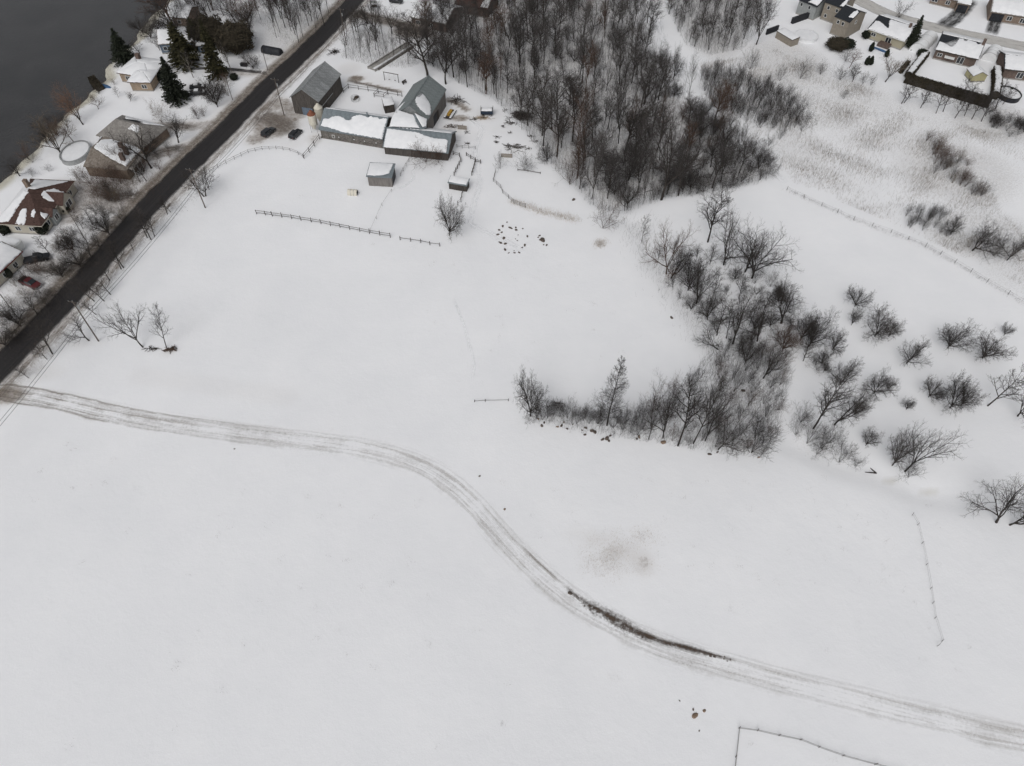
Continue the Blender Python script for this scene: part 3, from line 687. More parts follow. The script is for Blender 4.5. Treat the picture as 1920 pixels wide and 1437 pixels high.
# big barn with green grey roof
f3 = lambda x, y: (710 + x * .09047, 130 + y * .09047)
pf = at(*f3(1015, 1050), 5.0); pk = at(*f3(1405, 415), 5.0)
dirv = (pk - pf).normalized(); lft = Vector((-dirv.y, dirv.x, 0)); W4 = 9.8
Apx = proj(pf + lft * W4); Bpx = proj(pf)
b4 = House('barn', 'tall timber barn with ribbed green grey metal roof and one big snow patch', Apx, Bpx, 5.0, 8.4, Wd=(pk - pf).length, cat='barn', yridge=True, ov=.35, wall='barn_wood_grey', roofm='roof_green', gm='roof_metal', base=False)
boards_y(b4, 'barn_wood_grey', skip='f')
for k_ in 'lr': sheets(b4.roof, *b4.planes[k_][:3], 12, 1, 'roof_green')
put_snow(b4.root, *b4.planes['r'][:3], [(.13,.03),(.20,.05),(.33,.20),(.40,.36),(.45,.62),(.475,.86),(.43,.82),(.38,.84),(.30,.92),(.22,.90),(.14,.75),(.09,.45),(.09,.15)], .25, .14, step=.35)
put_snow(b4.root, *b4.planes['l'][:3], [(.84,.03),(.98,.06),(.99,.20),(.90,.26),(.80,.30),(.70,.36),(.72,.24)], .2, .12, step=.35)
MB().box(b4.L / 2 - .18, b4.L / 2 + .18, -.02, b4.W + .03, b4.r + .03, b4.r + .12).build('ridge_cap', 'roof_green', b4.roof)
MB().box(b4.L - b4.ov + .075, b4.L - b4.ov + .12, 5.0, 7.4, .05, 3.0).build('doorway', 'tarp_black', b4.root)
MB().box(b4.L - b4.ov + .075, b4.L - b4.ov + .15, 7.6, 9.0, .05, 2.9).build('sliding_door', 'dark_wood', b4.root)
MB().tube([(b4.L - .1, .1, 4.7), (b4.L - .05, b4.W * .5, 4.72), (b4.L - .1, b4.W - .1, 4.7)], .06, 6).build('gutter', 'galvanised', b4.roof)
# snowy lean-to in the yard, against the barn
lt = House('lean_to_shed', 'small open lean-to with a flat snow covered roof in the paddock', f3(110, 770), f3(330, 735), 2.3, 2.7, rp=(*f3(40, 630), 1), cat='shed', kind='mono', ov=.15, wall='dark_wood', roofm='dark_wood', base=False)
lt.boards('dark_wood', .3); lt.snow('f', [(.02,.02),(.98,.02),(.98,.98),(.02,.98)], .3, .05)
# run-in shed and small shed in the field
fq = lambda x, y: (440 + x * .2604, 60 + y * .2604)
rs = House('run_in_shed', 'grey plank run-in shed with blue metal edged snowy roof alone in the pasture', fq(945, 1042), fq(1132, 1052), 3.0, 3.6, rp=(*fq(1000, 954), 1), cat='shed', kind='mono', ov=.3, wall='barn_wood_grey', roofm='roof_blue', base=False)
rs.boards('barn_wood_grey', .3); rs.snow('f', [(.02,.10),(.3,.08),(.6,.14),(.86,.30),(.92,.96),(.5,.96),(.02,.95)], .3, .05)
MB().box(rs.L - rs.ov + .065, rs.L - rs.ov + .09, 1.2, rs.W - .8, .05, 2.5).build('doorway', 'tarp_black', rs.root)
ss = House('small_shed', 'small low shed with blue rimmed roof and snow cap near the pens', fq(1532, 1086), fq(1672, 1110), 2.0, 2.4, rp=(*fq(1556, 1042), 1), cat='shed', kind='mono', ov=.25, wall='dark_wood', roofm='roof_blue', base=False)
ss.boards('dark_wood', .3); ss.snow('f', [(.02,.16),(.4,.12),(.7,.12),(.96,.10),(.97,.95),(.02,.97)], .3, .05)

# feed bins
def feed_bin(px, py, h, label, rust=False):
    p = gp(px, py); o = empty('feed_bin', p, 0, label, 'feed bin', 'feed bins between the barns')
    r = 1.15; z0 = h * .38; n = 16
    def ring(zr): return [(zr[1] * math.cos(2 * math.pi * k / n), zr[1] * math.sin(2 * math.pi * k / n), zr[0]) for k in range(n)]
    def lathe(name, prof, m):
        mb = MB(); vs = []; fs = []
        for q in prof: vs += ring(q)
        for i in range(len(prof) - 1):
            for k in range(n): fs.append((i * n + k, i * n + (k + 1) % n, (i + 1) * n + (k + 1) % n, (i + 1) * n + k))
        mb.add(vs, fs); return mb.build(name, m, o, True)
    lathe('hopper', [(z0 * .25, .18), (z0, r)], 'cream_metal'); lathe('cylinder', [(z0 + .003, r), (h * .82, r)], 'cream_metal')
    lathe('cap', [(h * .82 + .003, r + .05), (h * .97, .38), (h, .36), (h + .02, .0)], 'rust_stain' if rust else 'cream_metal')
    for k in range(4):
        a = math.pi / 4 + k * math.pi / 2; MB().tube([(r * math.cos(a), r * math.sin(a), -.2), (r * math.cos(a), r * math.sin(a), z0 + .4)], .05, 6).build('leg', 'galvanised', o)
    return o
feed_bin(591, 246, 6.2, 'cream feed bin with rusty cap beside the cow shed', True)
feed_bin(603, 232, 6.0, 'plain cream feed bin behind the rusty capped one')

# ------------------------------------------------------------------ houses by the river
fa = lambda x, y: (x * .1809, 300 + y * .1809)
hA = House('house', 'house with dark red brown hip roof patched with snow by the river', fa(-60, 664), fa(430, 690), 3.0, 6.4, Wd=17.5, cat='house', kind='hip', hip=6.0, wall='siding_cream', roofm='shingle_brown')
hA.fascia('siding_cream')
hA.snow('f', [(.45,.02),(.64,.02),(.62,.30),(.57,.46),(.50,.46),(.46,.34)], .2, .12)
hA.snow('f', [(.72,.25),(.79,.22),(.80,.40),(.74,.48),(.71,.40)], .2, .1)
hA.snow('r', [(.14,.04),(.24,.04),(.22,.30),(.17,.22)], .2, .08)
hA.snow('r', [(.50,.10),(.72,.06),(.70,.40),(.58,.62),(.50,.60),(.46,.32)], .2, .14)
hA.snow('l'); hA.snow('f', [(.03,.05),(.30,.08),(.36,.42),(.47,.80),(.53,.95),(.42,.97),(.24,.60)], .2, .12)
hA.snow('b', [(.10,.08),(.85,.08),(.60,.85),(.42,.92)], .2, .12)
for x in (4.2, 7.6): hA.window('f', x, 1.0, 1.3, 1.2)
for x in (2.0, 13.5): hA.window('r', x, 1.0, 1.5, 1.3)
hA.chimney(4.2, 11, 4, 7.6, .9, 'brick_brown')
def bay(h, side_y, wd, dep, z, r, roofm, wall, label=None):
    """gabled bay projecting from the right wall"""
    x0 = h.L - h.ov; mb = MB().box(x0 - 1.5, x0 + dep, side_y, side_y + wd, -.3, z); o = mb.build('bay', wall, h.root)
    MB().prism([(x0 + dep, side_y, z), (x0 + dep, side_y + wd, z), (x0 + dep, side_y + wd / 2, r - .1)], (-.1, 0, 0)).build('gable', wall, o)
    e = .3
    MB().prism([(x0 + dep + e, side_y - e, z - .05), (x0 + dep + e, side_y + wd / 2, r), (x0 - 3.4, side_y + wd / 2, r), (x0 - 3.4, side_y - e, z - .05)], (0, 0, -.12)).prism(
        [(x0 + dep + e, side_y + wd + e, z - .05), (x0 + dep + e, side_y + wd / 2 + .002, r), (x0 - 3.4, side_y + wd / 2 + .002, r), (x0 - 3.4, side_y + wd + e, z - .05)], (0, 0, -.12)).build('bay_roof', roofm, h.root)
    mb = MB().box(x0 + dep + .01, x0 + dep + .07, side_y + wd * .2, side_y + wd * .8, .9, z - .4); wv_ = mb.build('window', 'white_paint', o)
    MB().box(x0 + dep + .071, x0 + dep + .09, side_y + wd * .26, side_y + wd * .48, 1.0, z - .5).box(x0 + dep + .071, x0 + dep + .09, side_y + wd * .52, side_y + wd * .74, 1.0, z - .5).build('pane', 'glass_dark', wv_)
bay(hA, 8.2, 4.2, 1.6, 3.0, 5.0, 'shingle_brown', 'siding_cream'); bay(hA, 4.0, 2.6, .9, 2.8, 4.2, 'shingle_brown', 'siding_grey')
fb = lambda x, y: (130 + x * .1406, 180 + y * .1406)
def custom_house(name, label, pts, faces, walls, z, roofm, wall, cat='house'):
    """roof from surveyed corner points (world); faces: lists of point keys; walls: eave corners in order"""
    c = sum((pts[k] for k in walls), Vector()) / len(walls); o = empty(name, (c.x, c.y, hz(c.x, c.y)), 0, label, cat); off = Vector((c.x, c.y, 0)); L = {k: v - off for k, v in pts.items()}
    mb = MB()
    for f in faces: mb.prism([L[k] for k in f], (0, 0, -.16))
    roof = mb.build('roof', roofm, o); ctr = Vector((0, 0, 0)); q = [L[k] * .95 for k in walls]; mb = MB(); n = len(q)
    mb.add([(p.x, p.y, -.3) for p in q] + [(p.x, p.y, z - .17) for p in q], [(i, (i + 1) % n, n + (i + 1) % n, n + i) for i in range(n)] + [tuple(range(n, 2 * n))]); w_ = mb.build('wall', wall, o)
    return o, roof, L
bp_ = {'A': at(*fb(185, 945), 3), 'B': at(*fb(765, 1000), 3), 'C': at(*fb(995, 705), 3), 'R': at(*fb(292, 692), 5.6), 'S': at(*fb(470, 545), 5.6)}
bp_['D'] = bp_['A'] + (bp_['C'] - bp_['B'])
hB, hBr, LB = custom_house('house', 'house with mottled brown hip roof and one side under thick snow, three chimneys', bp_, [('A', 'B', 'R'), ('B', 'C', 'S', 'R'), ('C', 'D', 'S'), ('D', 'A', 'R', 'S')], ('A', 'B', 'C', 'D'), 3.0, 'shingle_tan', 'brick_brown')
snow_face(hB, [LB['B'], LB['C'], LB['S'], LB['R']], [(.10,.07),(.5,.05),(.90,.03),(.97,.2),(.95,.5),(.97,.80),(.7,.97),(.3,.97),(.05,.93),(.05,.5)], .35, .1)
snow_face(hB, [LB['D'], LB['A'], LB['R'], LB['S']], [(.03,.03),(.97,.03),(.95,.95),(.05,.95)], .3)
for x, y in ((680, 650), (742, 712), (690, 790)):
    q = at(*fb(x, y), 5.3) - Vector((hB.location.x, hB.location.y, 0)); MB().box(q.x - .5, q.x + .5, q.y - .45, q.y + .45, 3.2, 5.7).build('chimney', 'brick_red', hBr)
pe = LB['B']; pc = LB['C']; dv = (pc - pe).normalized(); nv = Vector((dv.y, -dv.x, 0))
for t in (.15, .35, .55, .75): q = pe.lerp(pc, t) + nv * .9; MB().box(q.x - .1, q.x + .1, q.y - .1, q.y + .1, -.1, 2.5).build('porch_post', 'white_paint', hB)
MB().prism([tuple(pe.lerp(pc, .1) + Vector((0, 0, -.25)) - nv * .3), tuple(pe.lerp(pc, .1) + nv * 1.1 + Vector((0, 0, -.45))), tuple(pe.lerp(pc, .8) + nv * 1.1 + Vector((0, 0, -.45))), tuple(pe.lerp(pc, .8) - nv * .3 + Vector((0, 0, -.25)))], (0, 0, .08)).build('porch_roof', 'shingle_grey', hB)
for t in (.2, .42, .64): q = (pe.lerp(pc, t)) * .955; q2 = (pe.lerp(pc, t + .12)) * .955; w_ = MB().prism([(q.x, q.y, 1.0), (q2.x, q2.y, 1.0), (q2.x, q2.y, 2.2), (q.x, q.y, 2.2)], tuple(nv * .06)).build('window', 'white_paint', hB); q, q2 = q.lerp(q2, .1) + nv * .063, q.lerp(q2, .9) + nv * .063; MB().prism([(q.x, q.y, 1.1), (q2.x, q2.y, 1.1), (q2.x, q2.y, 2.1), (q.x, q.y, 2.1)], tuple(nv * .02)).build('pane', 'glass_dark', w_)
hB2 = House('house_wing', 'grey shingled rear wing with bare dark roof behind the snowy gable', fb(350, 525), fb(985, 690), 3.0, 5.6, Wd=10.5, cat='house', kind='hip', hip=3.4, wall='brick_brown', roofm='shingle_grey')
hB2.snow('b', [(.05,.05),(.9,.05),(.75,.5),(.3,.6)], .2); hB2.snow('f', [(.55,.70),(.78,.60),(.74,.95),(.6,.95)], .2)
MB().prism([(4.2,6.6,5.02),(9.2,6.9,4.95),(9.6,8.2,4.28),(7.0,8.3,4.24),(5.2,7.4,4.66)],(0,0,.05)).build('bare_patch','shingle_black',hB2.roof)
fc = lambda x, y: (180 + x * .15625, y * .15625)
hC = House('house', 'tan brick bungalow with its whole low roof under snow at the river', fc(240, 870), fc(640, 932), 3.0, 4.3, Wd=10.0, cat='house', kind='hip', hip=4.2, wall='brick_tan', roofm='shingle_brown')
for k_ in 'fblr': hC.snow(k_, None, .3, .05, .01)
hC.window('f', 2.2, .9, 1.6, 1.3); hC.chimney(3.0, 7.6, 3.4, 5.4, 1.1, 'brick_red')
hC2 = House('house_wing', 'tan brick garage wing with snow roof in front of the bungalow', fc(368, 985), fc(655, 990), 3.0, 4.2, Wd=7.6, cat='house', kind='hip', hip=3, wall='brick_tan', roofm='shingle_brown')
for k_ in 'fblr': hC2.snow(k_, None, .3, .05, .01)
hC2.window('f', 3.6, .9, 1.5, 1.2)
hD = House('house', 'blue grey house with snowy roof half hidden by conifers', fc(735, 540), fc(1190, 505), 3.2, 5.4, Wd=9.5, cat='house', wall='siding_blue', roofm='shingle_grey')
hD.snow('f'); hD.snow('b'); hD.window('f', 1.2, 1.0, 1.2, 1.2); hD.window('f', 6, 1.0, 1.2, 1.2)
hD2 = House('garage', 'small snow roofed blue grey garage among the conifers', fc(1195, 560), fc(1330, 545), 2.6, 3.8, Wd=6.5, cat='garage', wall='siding_blue', roofm='shingle_grey'); hD2.snow('f'); hD2.snow('b'); hD2.window('f', 1.0, .9, 1.0, 1.0)
hD3 = House('house', 'brown house under snow near the river behind the blue house', (318, 33), (352, 36), 3.0, 4.6, Wd=9, cat='house', wall='brick_brown', roofm='shingle_brown'); hD3.snow('f'); hD3.snow('b'); hD3.window('f', 2, 1, 1.2, 1.1)
hE = House('house', 'cream house with red fascia and snow roof beside the parked pickups', fa(-90, 1262), fa(-20, 1190), 3.0, 4.6, Wd=9.2, L=1, cat='house') if False else None
# cream house at the frame's edge: eave runs away along the drive
pe0, pe1 = at(*fa(-30, 1205), 3.0), at(*fa(240, 950), 3.0)
de = (pe1 - pe0).normalized(); le = Vector((-de.y, de.x, 0))
hE = House('house', 'cream house with red fascia and snow covered roof beside the parked pickups', proj(pe0 + le * 9 - de * 4), proj(pe0 - de * 4), 3.0, 4.8, Wd=(pe1 - pe0).length + 4, cat='house', yridge=True, wall='siding_cream', roofm='shingle_grey')
hE.fascia('red_paint'); hE.snow('r', None, .3); hE.snow('l', None, .3)
for x in (5.4, 8.6): hE.window('r', x, .9, 1.3, 1.2)
hF = House('house', 'brick house with snow roof and grey end wall among bare trees', (767, 25), (836, 39), 3.2, 5.6, Wd=13, cat='house', wall='brick_red', roofm='shingle_grey')
hF.snow('f'); hF.snow('b'); hF.window('f', 2.0, 1.0, 1.5, 1.3); hF.window('f', 6.5, 1.0, 1.5, 1.3); hF.window('r', 4, 1, 1.2, 1.2)
hG = House('house', 'house with bare dark brown roof at the edge of the wood', (851, 2), (915, 13), 3.0, 5.2, Wd=11, cat='house', wall='brick_red', roofm='shingle_brown'); hG.window('f', 2, 1, 1.2, 1.1); hG.snow('f', [(.75,.1),(.97,.1),(.97,.8),(.8,.7)])

# ------------------------------------------------------------------ houses along the far street
p5 = lambda x, y: (1400 + x * .2708, y * .2708)
p6 = lambda x, y: (1580 + x * .09395, 30 + y * .09395)
p7 = lambda x, y: (1680 + x * .12526, 50 + y * .12526)
p8 = lambda x, y: (1700 + x * .11458, y * .11458)
h3 = House('bungalow', 'beige bungalow with dark roof corner showing through its snow', p6(490, 262), p6(1240, 520), 3.0, 5.0, rp=p6(1450, 230), cat='house', wall='siding_beige', roofm='shingle_black')
h3.fascia('white_paint')
h3.snow('f', [(.02,.01),(.99,.01),(.985,.97),(.34,.95),(.33,.80),(.44,.44),(.40,.40),(.28,.52),(.16,.62),(.04,.60)], .3, .08); h3.snow('b')
h3.window('f', 1.6, 1.2, 1.5, 1.1); h3.window('f', 6.4, .4, 1.8, 2.0, name='patio_door'); h3.chimney(10.6, 5.6, 4.4, 6.0, .7, 'brick_red'); h3.window('r', 3, 1, 1.2, 1.1)
MB().box(5.2, 8.8, -2.0, .4, 0, .9).build('deck', 'brick_red', h3.root)
h4 = House('bungalow', 'red brick bungalow with one dark bare patch in its snowy roof', p7(582, 345), p7(1237, 500), 3.0, 5.0, rp=p7(1350, 262), cat='house', wall='brick_red', roofm='shingle_black')
h4.fascia('dark_wood')
h4.snow('f', [(.01,.01),(.99,.01),(.985,.96),(.93,.97),(.85,.84),(.79,.95),(.62,.97),(.55,.86),(.50,.96),(.40,.93),(.385,.62),(.355,.40),(.31,.36),(.10,.50),(.03,.52)], .3, .08); h4.snow('b')
h4.window('f', 1.2, 1.1, 1.4, 1.0); h4.window('f', 7.0, .4, 1.9, 2.0, name='patio_door'); h4.window('r', 3, 1, 1.2, 1.1); h4.chimney(12.0, 5.9, 3.5, 6.6, .8, 'brick_red')
MB().box(3.4, 6.2, -1.0, .43, 1.7, 1.85).build('awning', 'white_paint', h4.root)
p_ = at(*p7(1620, 640), 3.0); d_ = (at(*p7(1850, 668), 3.0) - p_).normalized()
h5 = House('bungalow', 'dark brick bungalow with full snow roof beyond the garden shed', p7(1620, 640), proj(p_ + d_ * 13), 3.0, 4.8, rp=p7(1660, 415), cat='house', wall='brick_red', roofm='shingle_black'); h5.fascia('dark_wood'); h5.snow('f'); h5.snow('b'); h5.window('f', 4.2, .6, 1.8, 1.8); h5.window('f', 8, 1, 1.4, 1.1)
h2b = House('town_house', 'tall tan two storey house with black roof and small snow patch', p5(608, 112), p5(716, 156), 5.5, 7.6, rp=p5(790, 75), cat='house', wall='siding_tan', roofm='shingle_black', ov=.2)
h2b.snow('f', [(.70,.30),(.96,.35),(.97,.85),(.80,.95),(.68,.65)], .2, .1); h2b.snow('b')
for x in (1.3, 3.0): h2b.window('f', x, 3.7, .9, 1.1)
h2b.window('r', 4.0, 3.6, .9, 1.1)
h2a = House('town_house', 'tan two storey house with black roof beside the fenced pool yard', p5(540, 12), p5(668, 58), 5.5, 7.6, Wd=8.5, cat='house', wall='siding_tan', roofm='shingle_black', ov=.2)
h2a.snow('f', [(.78,.10),(.98,.15),(.98,.8),(.85,.7)], .2, .1); h2a.snow('b')
for x, z_ in ((1.4, 3.6), (4.4, 3.6), (1.2, 1.0)): h2a.window('f', x, z_, .9, 1.1)
h1 = House('town_house', 'pale blue grey house with dark roof behind the pool yard', p5(355, -8), p5(430, 22), 4.6, 6.4, Wd=8.0, L=7.5, cat='house', wall='siding_grey', roofm='shingle_black'); h1.snow('f', [(.5,.1),(.95,.1),(.95,.7),(.6,.6)]); h1.window('f', 1.2, 2.8, .9, 1.1); h1.window('f', 4.2, 2.8, .9, 1.1)
q0 = at(*p8(340, 60), 0); q1 = at(*p8(790, 170), 0); dq = (q1 - q0).normalized(); nq = Vector((-dq.y, dq.x, 0))
hS = House('bungalow', 'brown brick bungalow with white bay windows across the street', proj(q0 - nq * .45 + Vector((0, 0, 3))), proj(q1 - nq * .45 + Vector((0, 0, 3))), 3.0, 5.0, Wd=9.5, cat='house', wall='brick_brown', roofm='shingle_grey'); hS.snow('f'); hS.snow('b'); hS.window('f', .8, .9, 1.9, 1.7); hS.window('f', 5.2, 1.0, 1.4, 1.3)
hS2 = House('garage', 'snow roofed garage with wide opening painted black for shade at the bare driveway', p8(822, 55), p8(1052, 95), 3.0, 4.4, Wd=8, cat='garage', wall='brick_brown', roofm='shingle_grey', ov=.3); hS2.snow('f'); hS2.snow('b')
MB().box(.6, hS2.L - .6, hS2.ov - .06, hS2.ov - .01, .05, 2.5).build('garage_shade', 'tarp_black', hS2.root)  # black panel paints the shadow inside the garage opening
q2 = at(*p8(1365, 200), 3.0); d3 = (at(*p8(1916, 262), 3.0) - q2).normalized(); d3 = Vector((.86, -.51, 0)) * .35 + d3 * .65; d3.normalize()
hS3 = House('bungalow', 'brown brick bungalow with large snow roof and dark carport opening', proj(q2), proj(q2 + d3 * 17), 3.0, 5.2, Wd=11.5, cat='house', wall='brick_brown', roofm='shingle_grey'); hS3.snow('f', None, .35); hS3.snow('b'); hS3.window('f', 5.6, 1.0, 1.6, 1.3); hS3.window('f', 9.6, .8, 1.6, 1.5)
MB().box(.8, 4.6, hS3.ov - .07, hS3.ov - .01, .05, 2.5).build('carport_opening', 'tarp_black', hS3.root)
# yellow garden shed
ys = House('garden_shed', 'small yellow plank garden shed with snowy gable roof by the hedge', p7(1160, 745), p7(1385, 735), 2.0, 3.2, Wd=4.4, cat='shed', yridge=True, ov=.2, wall='yellow_siding', roofm='shingle_grey'); ys.snow('l', None, .25, .04); ys.snow('r', None, .25, .04)
ts = House('garden_shed', 'tan flat roofed shed beside the round snowed-in pool', (1456, 58), (1486, 76), 2.2, 2.5, Wd=3.2, cat='shed', kind='mono', ov=.1, wall='siding_tan', roofm='dark_wood', base=False); ts.snow('f', None, .25, .04)

# ------------------------------------------------------------------ trees
def seg_mesh(name, P0, P1, r0, r1, n, m):
    """tapered n-sided prisms along many segments"""
    P0, P1 = np.asarray(P0, float), np.asarray(P1, float); r0, r1 = np.asarray(r0)[:, None], np.asarray(r1)[:, None]
    d = P1 - P0; L = np.linalg.norm(d, axis=1, keepdims=True) + 1e-9; d = d / L
    ref = np.where(np.abs(d[:, 2:3]) < .9, np.array([[0, 0, 1.]]), np.array([[1., 0, 0]]))
    a = np.cross(d, ref); a /= np.linalg.norm(a, axis=1, keepdims=True); b = np.cross(d, a)
    ov = d * np.minimum(r0 * .5, L * .2)
    V = []
    for P, r in ((P0 - ov, r0), (P1, r1)):
        for k in range(n):
            t = 2 * math.pi * k / n; V.append(P + (a * math.cos(t) + b * math.sin(t)) * r)
    V = np.stack(V, 1).reshape(-1, 3); N = len(P0); base = np.arange(N)[:, None] * (2 * n)
    q = np.array([[k, (k + 1) % n, n + (k + 1) % n, n + k] for k in range(n)])
    F = (base[:, :, None] + q[None]).reshape(-1, 4)
    return np_mesh(name, V, F, m, n > 4)
def rot_dir(d, ang, az):
    ref = np.array([0, 0, 1.]) if abs(d[2]) < .9 else np.array([1., 0, 0])
    a = np.cross(d, ref); a /= np.linalg.norm(a); b = np.cross(d, a)
    return d * math.cos(ang) + (a * math.cos(az) + b * math.sin(az)) * math.sin(ang)
FORMS = {
 # trunk length, r, limbs, limb length, per-level child counts, start, angles(deg), ratios, up, wobble, limb span (t0,t1)
 'round':   dict(H=7, tl=.8, r=.15, limbs=13, ll=3.9, ch=[7, 6, 5], ang=[(5, 80), (25, 55), (30, 65), (30, 65)], ratio=[.52, .52, .52], up=.04, wob=.11, span=(.55, 1.0)),
 'vase':    dict(H=10, tl=1.3, r=.21, limbs=6, ll=6.6, ch=[8, 6, 5], ang=[(10, 62), (25, 60), (30, 65), (30, 65)], ratio=[.48, .5, .5], up=.05, wob=.15, span=(.6, 1.0)),
 'fork':    dict(H=13, tl=2.4, r=.26, limbs=5, ll=8.0, ch=[8, 6, 5], ang=[(12, 52), (25, 58), (30, 65), (30, 65)], ratio=[.46, .5, .5], up=.07, wob=.14, span=(.7, 1.0)),
 'tall':    dict(H=15, tl=13, r=.16, limbs=15, ll=4.8, ch=[7, 5, 4], ang=[(25, 60), (25, 58), (30, 65), (30, 65)], ratio=[.52, .5, .5], up=.12, wob=.06, span=(.28, .97), taper=1),
 'twin':    dict(H=15, tl=4.0, r=.20, limbs=4, ll=9.5, ch=[9, 6, 4], ang=[(8, 30), (25, 58), (30, 65), (30, 65)], ratio=[.42, .5, .5], up=.09, wob=.11, span=(.5, 1.0)),
 'sapling': dict(H=7, tl=6.4, r=.06, limbs=12, ll=2.2, ch=[6, 5], ang=[(25, 55), (25, 58), (30, 65)], ratio=[.55, .5], up=.15, wob=.07, span=(.25, .97), taper=1),
 'cone':    dict(H=12, tl=11.5, r=.14, limbs=52, ll=3.5, ch=[8, 7], ang=[(50, 82), (30, 62), (30, 65)], ratio=[.5, .5], up=.04, wob=.07, span=(.08, .98), taper=1, conic=1),
 'shrub':   dict(H=3, tl=.12, r=.04, limbs=12, ll=2.7, ch=[7, 5], ang=[(5, 65), (22, 55), (30, 65)], ratio=[.5, .5], up=.05, wob=.13, span=(.2, 1.0)),
 'thicket': dict(H=4.2, tl=.12, r=.04, limbs=13, ll=3.8, ch=[7, 4], ang=[(2, 36), (16, 42), (25, 55)], ratio=[.42, .5], up=.07, wob=.10, span=(.2, 1.0)),
}
def grow(form, seed):
    p = FORMS[form]; g = np.random.RandomState(seed); A, B, ra, rb, lev = [], [], [], [], []
    nl = len(p['ch'])
    def branch(pos, d, length, r, level):
        n = (7, 5, 4, 3, 2)[min(level, 4)]; step = length / n; pts = [pos]; dirs = []
        end = .12 if (level == 0 and p.get('taper')) else (.6 if level == 0 else .35)
        for i in range(n):
            d = d + g.normal(0, p['wob'], 3) * (1 if level else .5) + np.array([0, 0, p['up']]) * (1 if level else .3)
            d = d / np.linalg.norm(d); q = pts[-1] + d * step; pts.append(q); dirs.append(d)
            f0, f1 = 1 - (1 - end) * i / n, 1 - (1 - end) * (i + 1) / n
            A.append(pts[-2]); B.append(q); ra.append(max(r * f0, .0075)); rb.append(max(r * f1, .0055)); lev.append(level)
        if level > nl: return
        if level == 0: k = p['limbs']; t0, t1 = p['span']
        else: k = p['ch'][level - 1]; t0, t1 = .22, 1.0
        az0 = g.uniform(0, 6.28)
        for c in range(k):
            t = t0 + (t1 - t0) * (c + g.uniform(.1, .9)) / k; x = t * n; i = min(int(x), n - 1)
            pos2 = pts[i] + (pts[i + 1] - pts[i]) * (x - i); lo, hi = p['ang'][min(level, len(p['ang']) - 1)]
            a = math.radians(g.uniform(lo, hi)); az = az0 + c * 2.4 + g.uniform(-.5, .5)
            d2 = rot_dir(dirs[i], a, az)
            if level == 0:
                l2 = p['ll'] * g.uniform(.75, 1.12)
                if p.get('conic'): l2 *= 1.08 - t * .95
                elif p.get('taper'): l2 *= 1.15 - .65 * t
                r2 = max(.012, r * (1 - t * .7 if p.get('taper') else .55) * .80) if form not in ('shrub', 'thicket') else .016
                if p.get('conic'): r2 = .03
            else:
                l2 = length * p['ratio'][level - 1] * g.uniform(.7, 1.2) * (1.15 - .45 * t); r2 = max(.0075, r * (1 - .5 * t) * .60)
            branch(pos2, d2, l2, r2, level + 1)
    branch(np.array([0, 0, -.25]), np.array([0, 0, 1.]), p['tl'] + .25, p['r'], 0)
    return [np.array(q) for q in (A, B, ra, rb, lev)]
VAR = {}
def tree_variant(form, seed, tm='bark', cm='twig', thin=1.0):
    A, B, ra, rb, lev = grow(form, seed)
    cut = 1 if form not in ('shrub', 'thicket') else 0
    s = lev <= cut
    t = seg_mesh('trunk', A[s], B[s], ra[s], rb[s], 6, tm); c = seg_mesh('crown', A[~s], B[~s], ra[~s] * thin, rb[~s] * thin, 3, cm)
    H = B[:, 2].max(); W_ = 2 * np.percentile(np.hypot(B[:, 0], B[:, 1]), 97)
    VAR.setdefault(form, []).append((t, c, H, W_))
for f_, k_ in (('round', 4), ('vase', 4), ('fork', 3), ('tall', 4), ('twin', 3), ('sapling', 3), ('cone', 1), ('shrub', 3), ('thicket', 3)):
    for i in range(k_): tree_variant(f_, 11 + i * 17 + len(f_), thin={'tall': 1.3, 'twin': 1.3, 'fork': 1.25, 'shrub': 1.0, 'thicket': 1.0}.get(f_, 1.2))
trg = random.Random(21)
def plant(form, px, py, hpx, wpx=None, lean=None, label=None, group=None, name=None, cat=None, rust=None, var=None, rz=None, tint=None):
    p = gp(px, py) if not isinstance(px, Vector) else px
    v = VAR[form][var if var is not None else trg.randrange(len(VAR[form]))]
    hm = hpx / px_per_m_up(p) if hpx > 0 else -hpx
    sz = hm / v[2]; sx = sz if wpx is None else (wpx / px_per_m(p) if wpx > 0 else -wpx) / v[3]
    if form in ('round', 'vase'): sx *= 1.06
    sx = max(.4 * sz, min(2.2 * sz, sx))
    o = empty(name or {'shrub': 'bare_shrub', 'thicket': 'bare_shrub', 'sapling': 'bare_sapling'}.get(form, 'bare_tree'), p, 0, label, cat or ('shrub' if form in ('shrub', 'thicket') else 'tree'), group)
    o.scale = (sx, sx, sz); rzv = rz if rz is not None else trg.uniform(0, 6.28)
    if lean:
        axis = Vector((-math.sin(R(lean[1])), math.cos(R(lean[1])), 0)); q = Matrix.Rotation(R(lean[0]), 3, axis) @ Matrix.Rotation(rzv, 3, 'Z'); o.rotation_euler = q.to_euler()
    else: o.rotation_euler = (0, 0, rzv)
    for me, nm, alt in ((v[0], 'trunk', {'rust': 'bark_rust', 'pale': 'bark_pale'}), (v[1], 'crown', {'rust': 'twig_rust', 'tan': 'twig_tan', 'orange': 'twig_orange', 'wood': 'twig_wood'})):
        c = new_obj(nm, me, o)
        if tint in alt: c.material_slots[0].link = 'OBJECT'; c.material_slots[0].material = MATS[alt[tint]]
    return o
